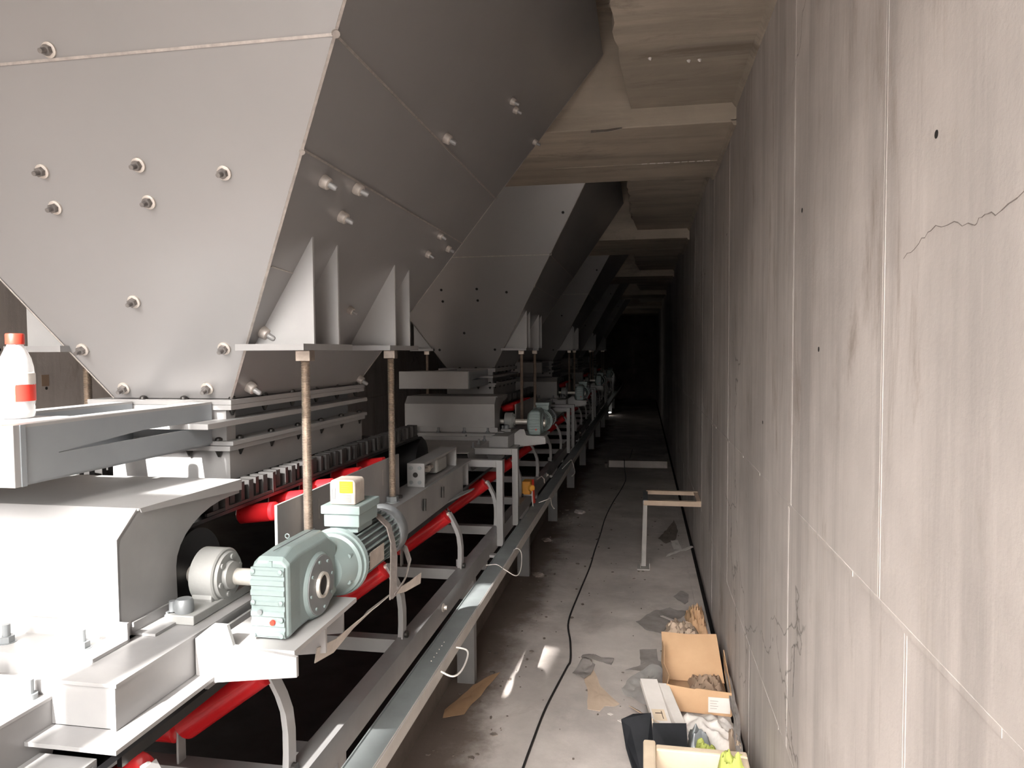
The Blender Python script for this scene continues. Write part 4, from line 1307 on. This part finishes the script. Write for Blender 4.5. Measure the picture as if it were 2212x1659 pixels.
# open cardboard box with brown paper
t = thing('cardboard_box', 'open brown cardboard box with a white label leaning by the right wall', 'box', (0.235, 3.4, 0.0))
x0, x1, y0, y1 = 0.10, 0.375, 3.19, 3.52
zb = 0.035
obj('front_side', MB().prism([(x0, y0, zb - 0.015), (x1, y0 - 0.01, zb - 0.02), (x1, y0 - 0.01, zb + 0.085), (x0 + 0.13, y0 - 0.004, zb + 0.092), (x0 + 0.12, y0 - 0.004, zb + 0.088), (x0, y0, zb + 0.10)], (0, 0.004, 0)), M['card'], t)
obj('left_side', MB().strip([(x0, y0, zb + 0.045), (x0 + 0.012, y0 + 0.08, zb + 0.05), (x0 - 0.008, y0 + 0.18, zb + 0.06), (x0 - 0.005, y0 + 0.30, zb + 0.09), (x0 - 0.01, y1 + 0.02, zb + 0.10)], 0.11, 0.004, (0.05, 0, 1)), M['card'], t, 60)
obj('right_side', MB().strip([(x1, y0, zb + 0.035), (x1 + 0.006, y0 + 0.15, zb + 0.04), (x1 + 0.004, y1, zb + 0.08)], 0.11, 0.004, (-0.05, 0, 1)), M['card'], t, 60)
obj('base', MB().box(x0, x1, y0, y1, zb - 0.018, zb - 0.012), M['card'], t)
obj('back_flap', MB().prism([(x0 - 0.005, y1 - 0.06, zb), (x1 + 0.0, y1 - 0.06, zb), (x1 - 0.02, y1 + 0.13, zb + 0.16), (x0 + 0.12, y1 + 0.12, zb + 0.155), (x0 + 0.10, y1 + 0.125, zb + 0.150), (x0 - 0.012, y1 + 0.12, zb + 0.16)], (0, 0.003, -0.004)), M['card'], t)
lb = obj('shipping_label', MB().box(x1 - 0.098, x1 - 0.006, y0 - 0.0118, y0 - 0.0102, zb - 0.006, zb + 0.062), M['whitepap'], t)
lb['label'] = 'white shipping label'
for i in range(4):
    obj('print_line', MB().box(x1 - 0.09, x1 - 0.062 + 0.006 * (i % 2), y0 - 0.0124, y0 - 0.0117, zb + 0.012 + i * 0.011, zb + 0.0135 + i * 0.011), M['greypap'], lb)


def blanket(name, c, size, h, mat, label, cat, seed=0, fold=1.0, n=26, th=0.0025, group=None):
    """crumpled draped lump of paper, film or cloth (closed shell)"""
    rg = random.Random(seed)
    off = Vector((rg.random() * 30, rg.random() * 30, rg.random() * 30))
    vs = []
    for j in range(n + 1):
        for i in range(n + 1):
            u, v = i / n * 2 - 1, j / n * 2 - 1
            rr = 1 + 0.28 * noise.noise(Vector((math.atan2(v, u) * 1.3, 1, seed)))
            r2 = min(1.0, (u * u + v * v) ** 0.5)
            x = c[0] + u * size[0] / 2 * rr
            y = c[1] + v * size[1] / 2 * rr
            q = Vector((u * 1.5, v * 1.5 * max(1, size[1] / size[0]), 0)) * (0.6 + 0.8 * fold) + off
            crease = 1 - abs(noise.noise(q)) * 2.2
            fine = noise.noise(q * 2.7) * 0.35
            z = c[2] + max(0.002, h * (1 - max(abs(u), abs(v)) ** 3) * (0.45 + 0.45 * crease + fine))
            vs.append((x, y, z))
    m_ = (n + 1) ** 2
    bot = [(x, y, z - th) for (x, y, z) in vs]
    fs = []
    for j in range(n):
        for i in range(n):
            a = j * (n + 1) + i
            fs.append((a, a + 1, a + n + 2, a + n + 1))
    fb = [tuple(m_ + i for i in reversed(f)) for f in fs]
    rim = []
    bd = [i for i in range(n)] + [k * (n + 1) + n for k in range(n)] + [n * (n + 1) + n - i for i in range(n)] + [(n - k) * (n + 1) for k in range(n)]
    for k in range(len(bd)):
        a, b = bd[k], bd[(k + 1) % len(bd)]
        rim.append((a, m_ + a, m_ + b, b))
    return tag(obj(name, MB().add(vs + bot, fs + fb + rim), mat, None, 50), label, cat, group)


blanket('packing_paper', (0.285, 3.36, 0.03), (0.165, 0.25), 0.075, M['paper'], 'crumpled brown packing paper inside the open cardboard box', 'paper', 3, 0.6)
blanket('packing_paper', (0.22, 4.03, 0.0), (0.20, 0.40), 0.10, M['card2'], 'crumpled tan wrapping paper heaped behind the cardboard box', 'paper', 8, 1.1)
blanket('packing_paper', (0.30, 4.25, 0.0), (0.12, 0.30), 0.13, M['card'], 'brown crumpled paper against the wall at the back of the heap', 'paper', 11, 1.3)
blanket('foam_sheet', (0.24, 3.02, 0.0), (0.30, 0.26), 0.085, M['whitepap'], 'rounded off-white foam wrap in front of the cardboard box', 'foam', 14, 0.35)
blanket('cloth_rag', (0.215, 2.88, 0.03), (0.09, 0.13), 0.085, M['geardk'], 'crumpled dark grey glove on the white foam wrap', 'glove', 21, 0.1)
blanket('cloth_rag', (0.235, 2.80, 0.03), (0.09, 0.13), 0.09, M['lime'], 'small lime green glove cuff beside the black flaps', 'glove', 22, 0.1)
blanket('packing_paper', (0.30, 2.68, 0.0), (0.12, 0.14), 0.08, M['card2'], 'crumpled tan paper between the lime glove and the wall', 'paper', 25, 1.4)
blanket('packing_paper', (0.355, 2.80, 0.0), (0.05, 0.42), 0.13, M['card2'], 'long folded tan paper upright against the wall', 'paper', 27, 0.8)
sheet('paper_edge', [(0.335, 2.62), (0.35, 2.60), (0.385, 3.0), (0.392, 3.35), (0.375, 3.5), (0.365, 3.2)], 0.10, M['greypap'], 'dark paper edge curving along the wall beside the box', 'paper', 0.01, 31)

# small flattened white boxes
def slab_obj(name, c, size, rot, mat, label, cat, parts=None, bev=0.001):
    t = thing(name, label, cat, c)
    o = obj('carton', MB().box(-size[0] / 2, size[0] / 2, -size[1] / 2, size[1] / 2, 0, size[2]), mat, None, None, bev)
    o.parent = t
    o.location = (0, 0, 0)
    t.rotation_euler = rot
    if parts:
        for nm, b, mm in parts:
            q = obj(nm, MB().box(*b), mm)
            q.parent = t
    return t

slab_obj('white_carton', (0.055, 3.05, 0.085), (0.075, 0.34, 0.02), (radians(14), radians(4), radians(13)), M['whitepap'], 'narrow white carton with small printed mark standing out of the heap', 'carton',
         [('label_print', (-0.030, 0.024, -0.085, -0.02, 0.0202, 0.0208), M['cream']), ('print_line', (-0.018, 0.012, -0.045, -0.040, 0.0208, 0.0212), M['ink']), ('print_line', (0.008, 0.011, -0.075, -0.03, 0.0208, 0.0212), M['ink'])])
slab_obj('white_carton', (0.118, 3.06, 0.075), (0.045, 0.30, 0.03), (radians(12), radians(8), radians(16)), M['whitepap'], 'plain white carton leaning between the narrow carton and the cardboard box', 'carton')
slab_obj('cardboard_strip', (0.0, 3.06, 0.055), (0.045, 0.26, 0.004), (radians(-18), radians(28), radians(12)), M['card2'], 'dusty triangular cardboard strip sticking up left of the white cartons', 'cardboard')
slab_obj('white_carton', (0.14, 4.27, 0.03), (0.02, 0.16, 0.004), (radians(-10), 0, radians(25)), M['whitepap'], 'thin white strip sticking out of the tan paper heap', 'strip')

# black folded flaps
t = thing('black_box', 'black open folded board box with two flaring flaps before the rubbish', 'box', (0.06, 2.78, 0.0))
obj('left_flap', MB().prism([(-0.085, 2.80, 0.155), (-0.04, 2.83, 0.165), (0.03, 2.84, 0.17), (0.045, 2.72, 0.01), (0.0, 2.66, 0.0), (-0.02, 2.62, 0.0), (-0.065, 2.72, 0.09)], (0.0, 0.004, 0.004)), M['black'], t)
obj('right_flap', MB().prism([(0.035, 2.80, 0.15), (0.06, 2.84, 0.125), (0.165, 2.83, 0.145), (0.168, 2.76, 0.06), (0.166, 2.68, 0.0), (0.045, 2.66, 0.0)], (0.0, 0.004, 0.004)), M['black'], t)
obj('inner_edge', MB().strip([(0.034, 2.82, 0.165), (0.040, 2.78, 0.11), (0.044, 2.70, 0.03)], 0.003, 0.004, (1, 0, 0)), M['cream'], t)

# foam crate in the foreground with rubbish in it
t = thing('foam_crate', 'cream foam crate in the lower right foreground', 'crate', (0.17, 2.35, 0.0))
x0, x1, y0, y1, zt = 0.0, 0.345, 2.16, 2.50, 0.245
obj('left_side', MB().box(x0, x0 + 0.042, y0, y1, 0.0, zt + 0.008), M['cream'], t, bevel=0.008)
obj('back_side', MB().box(x0 + 0.042, x1, y1 - 0.035, y1, 0.0, zt - 0.006), M['cream'], t, bevel=0.006)
obj('right_side', MB().box(x1 - 0.03, x1, y0, y1 - 0.035, 0.0, zt - 0.01), M['cream'], t, bevel=0.006)
obj('front_side', MB().box(x0 + 0.042, x1 - 0.03, y0, y0 + 0.035, 0.0, zt), M['cream'], t, bevel=0.006)
obj('base', MB().box(x0 + 0.042, x1 - 0.03, y0 + 0.035, y1 - 0.035, 0.0, 0.03), M['cream'], t)
blanket('packing_paper', (0.165, 2.34, 0.03), (0.22, 0.23), 0.21, M['paper'], 'crumpled brown paper filling the cream foam crate', 'paper', 41, 0.9)
blanket('cloth_rag', (0.29, 2.42, 0.12), (0.13, 0.20), 0.17, M['lime'], 'lime yellow cloth draped on the right corner of the foam crate', 'cloth', 42, 0.1)

# distant lamps deep in the tunnel
for i, (a, b, lb) in enumerate((((-0.95, 17.0, 1.02), (-0.80, 17.1, 1.07), 'upper bright lamp tube deep in the dark tunnel'), ((-1.06, 17, 0.86), (-0.97, 17, 0.83), 'middle short bright lamp tube deep in the dark tunnel'),
                               ((-0.99, 18, -0.0 + 0.06), (-0.80, 18, 0.075), 'lowest bright lamp tube lying deep in the dark tunnel'))):
    t = thing('lamp_tube', lb, 'lamp', a, 'bright tubes deep in the tunnel')
    obj('lit_tube', MB().cyl(a, b, 0.012, n=10), M['lamp'], t, 40)
    obj('end_cap', MB().cyl(Vector(a) - (Vector(b) - Vector(a)).normalized() * 0.02, a, 0.014, n=10), M['white'], t, 40)
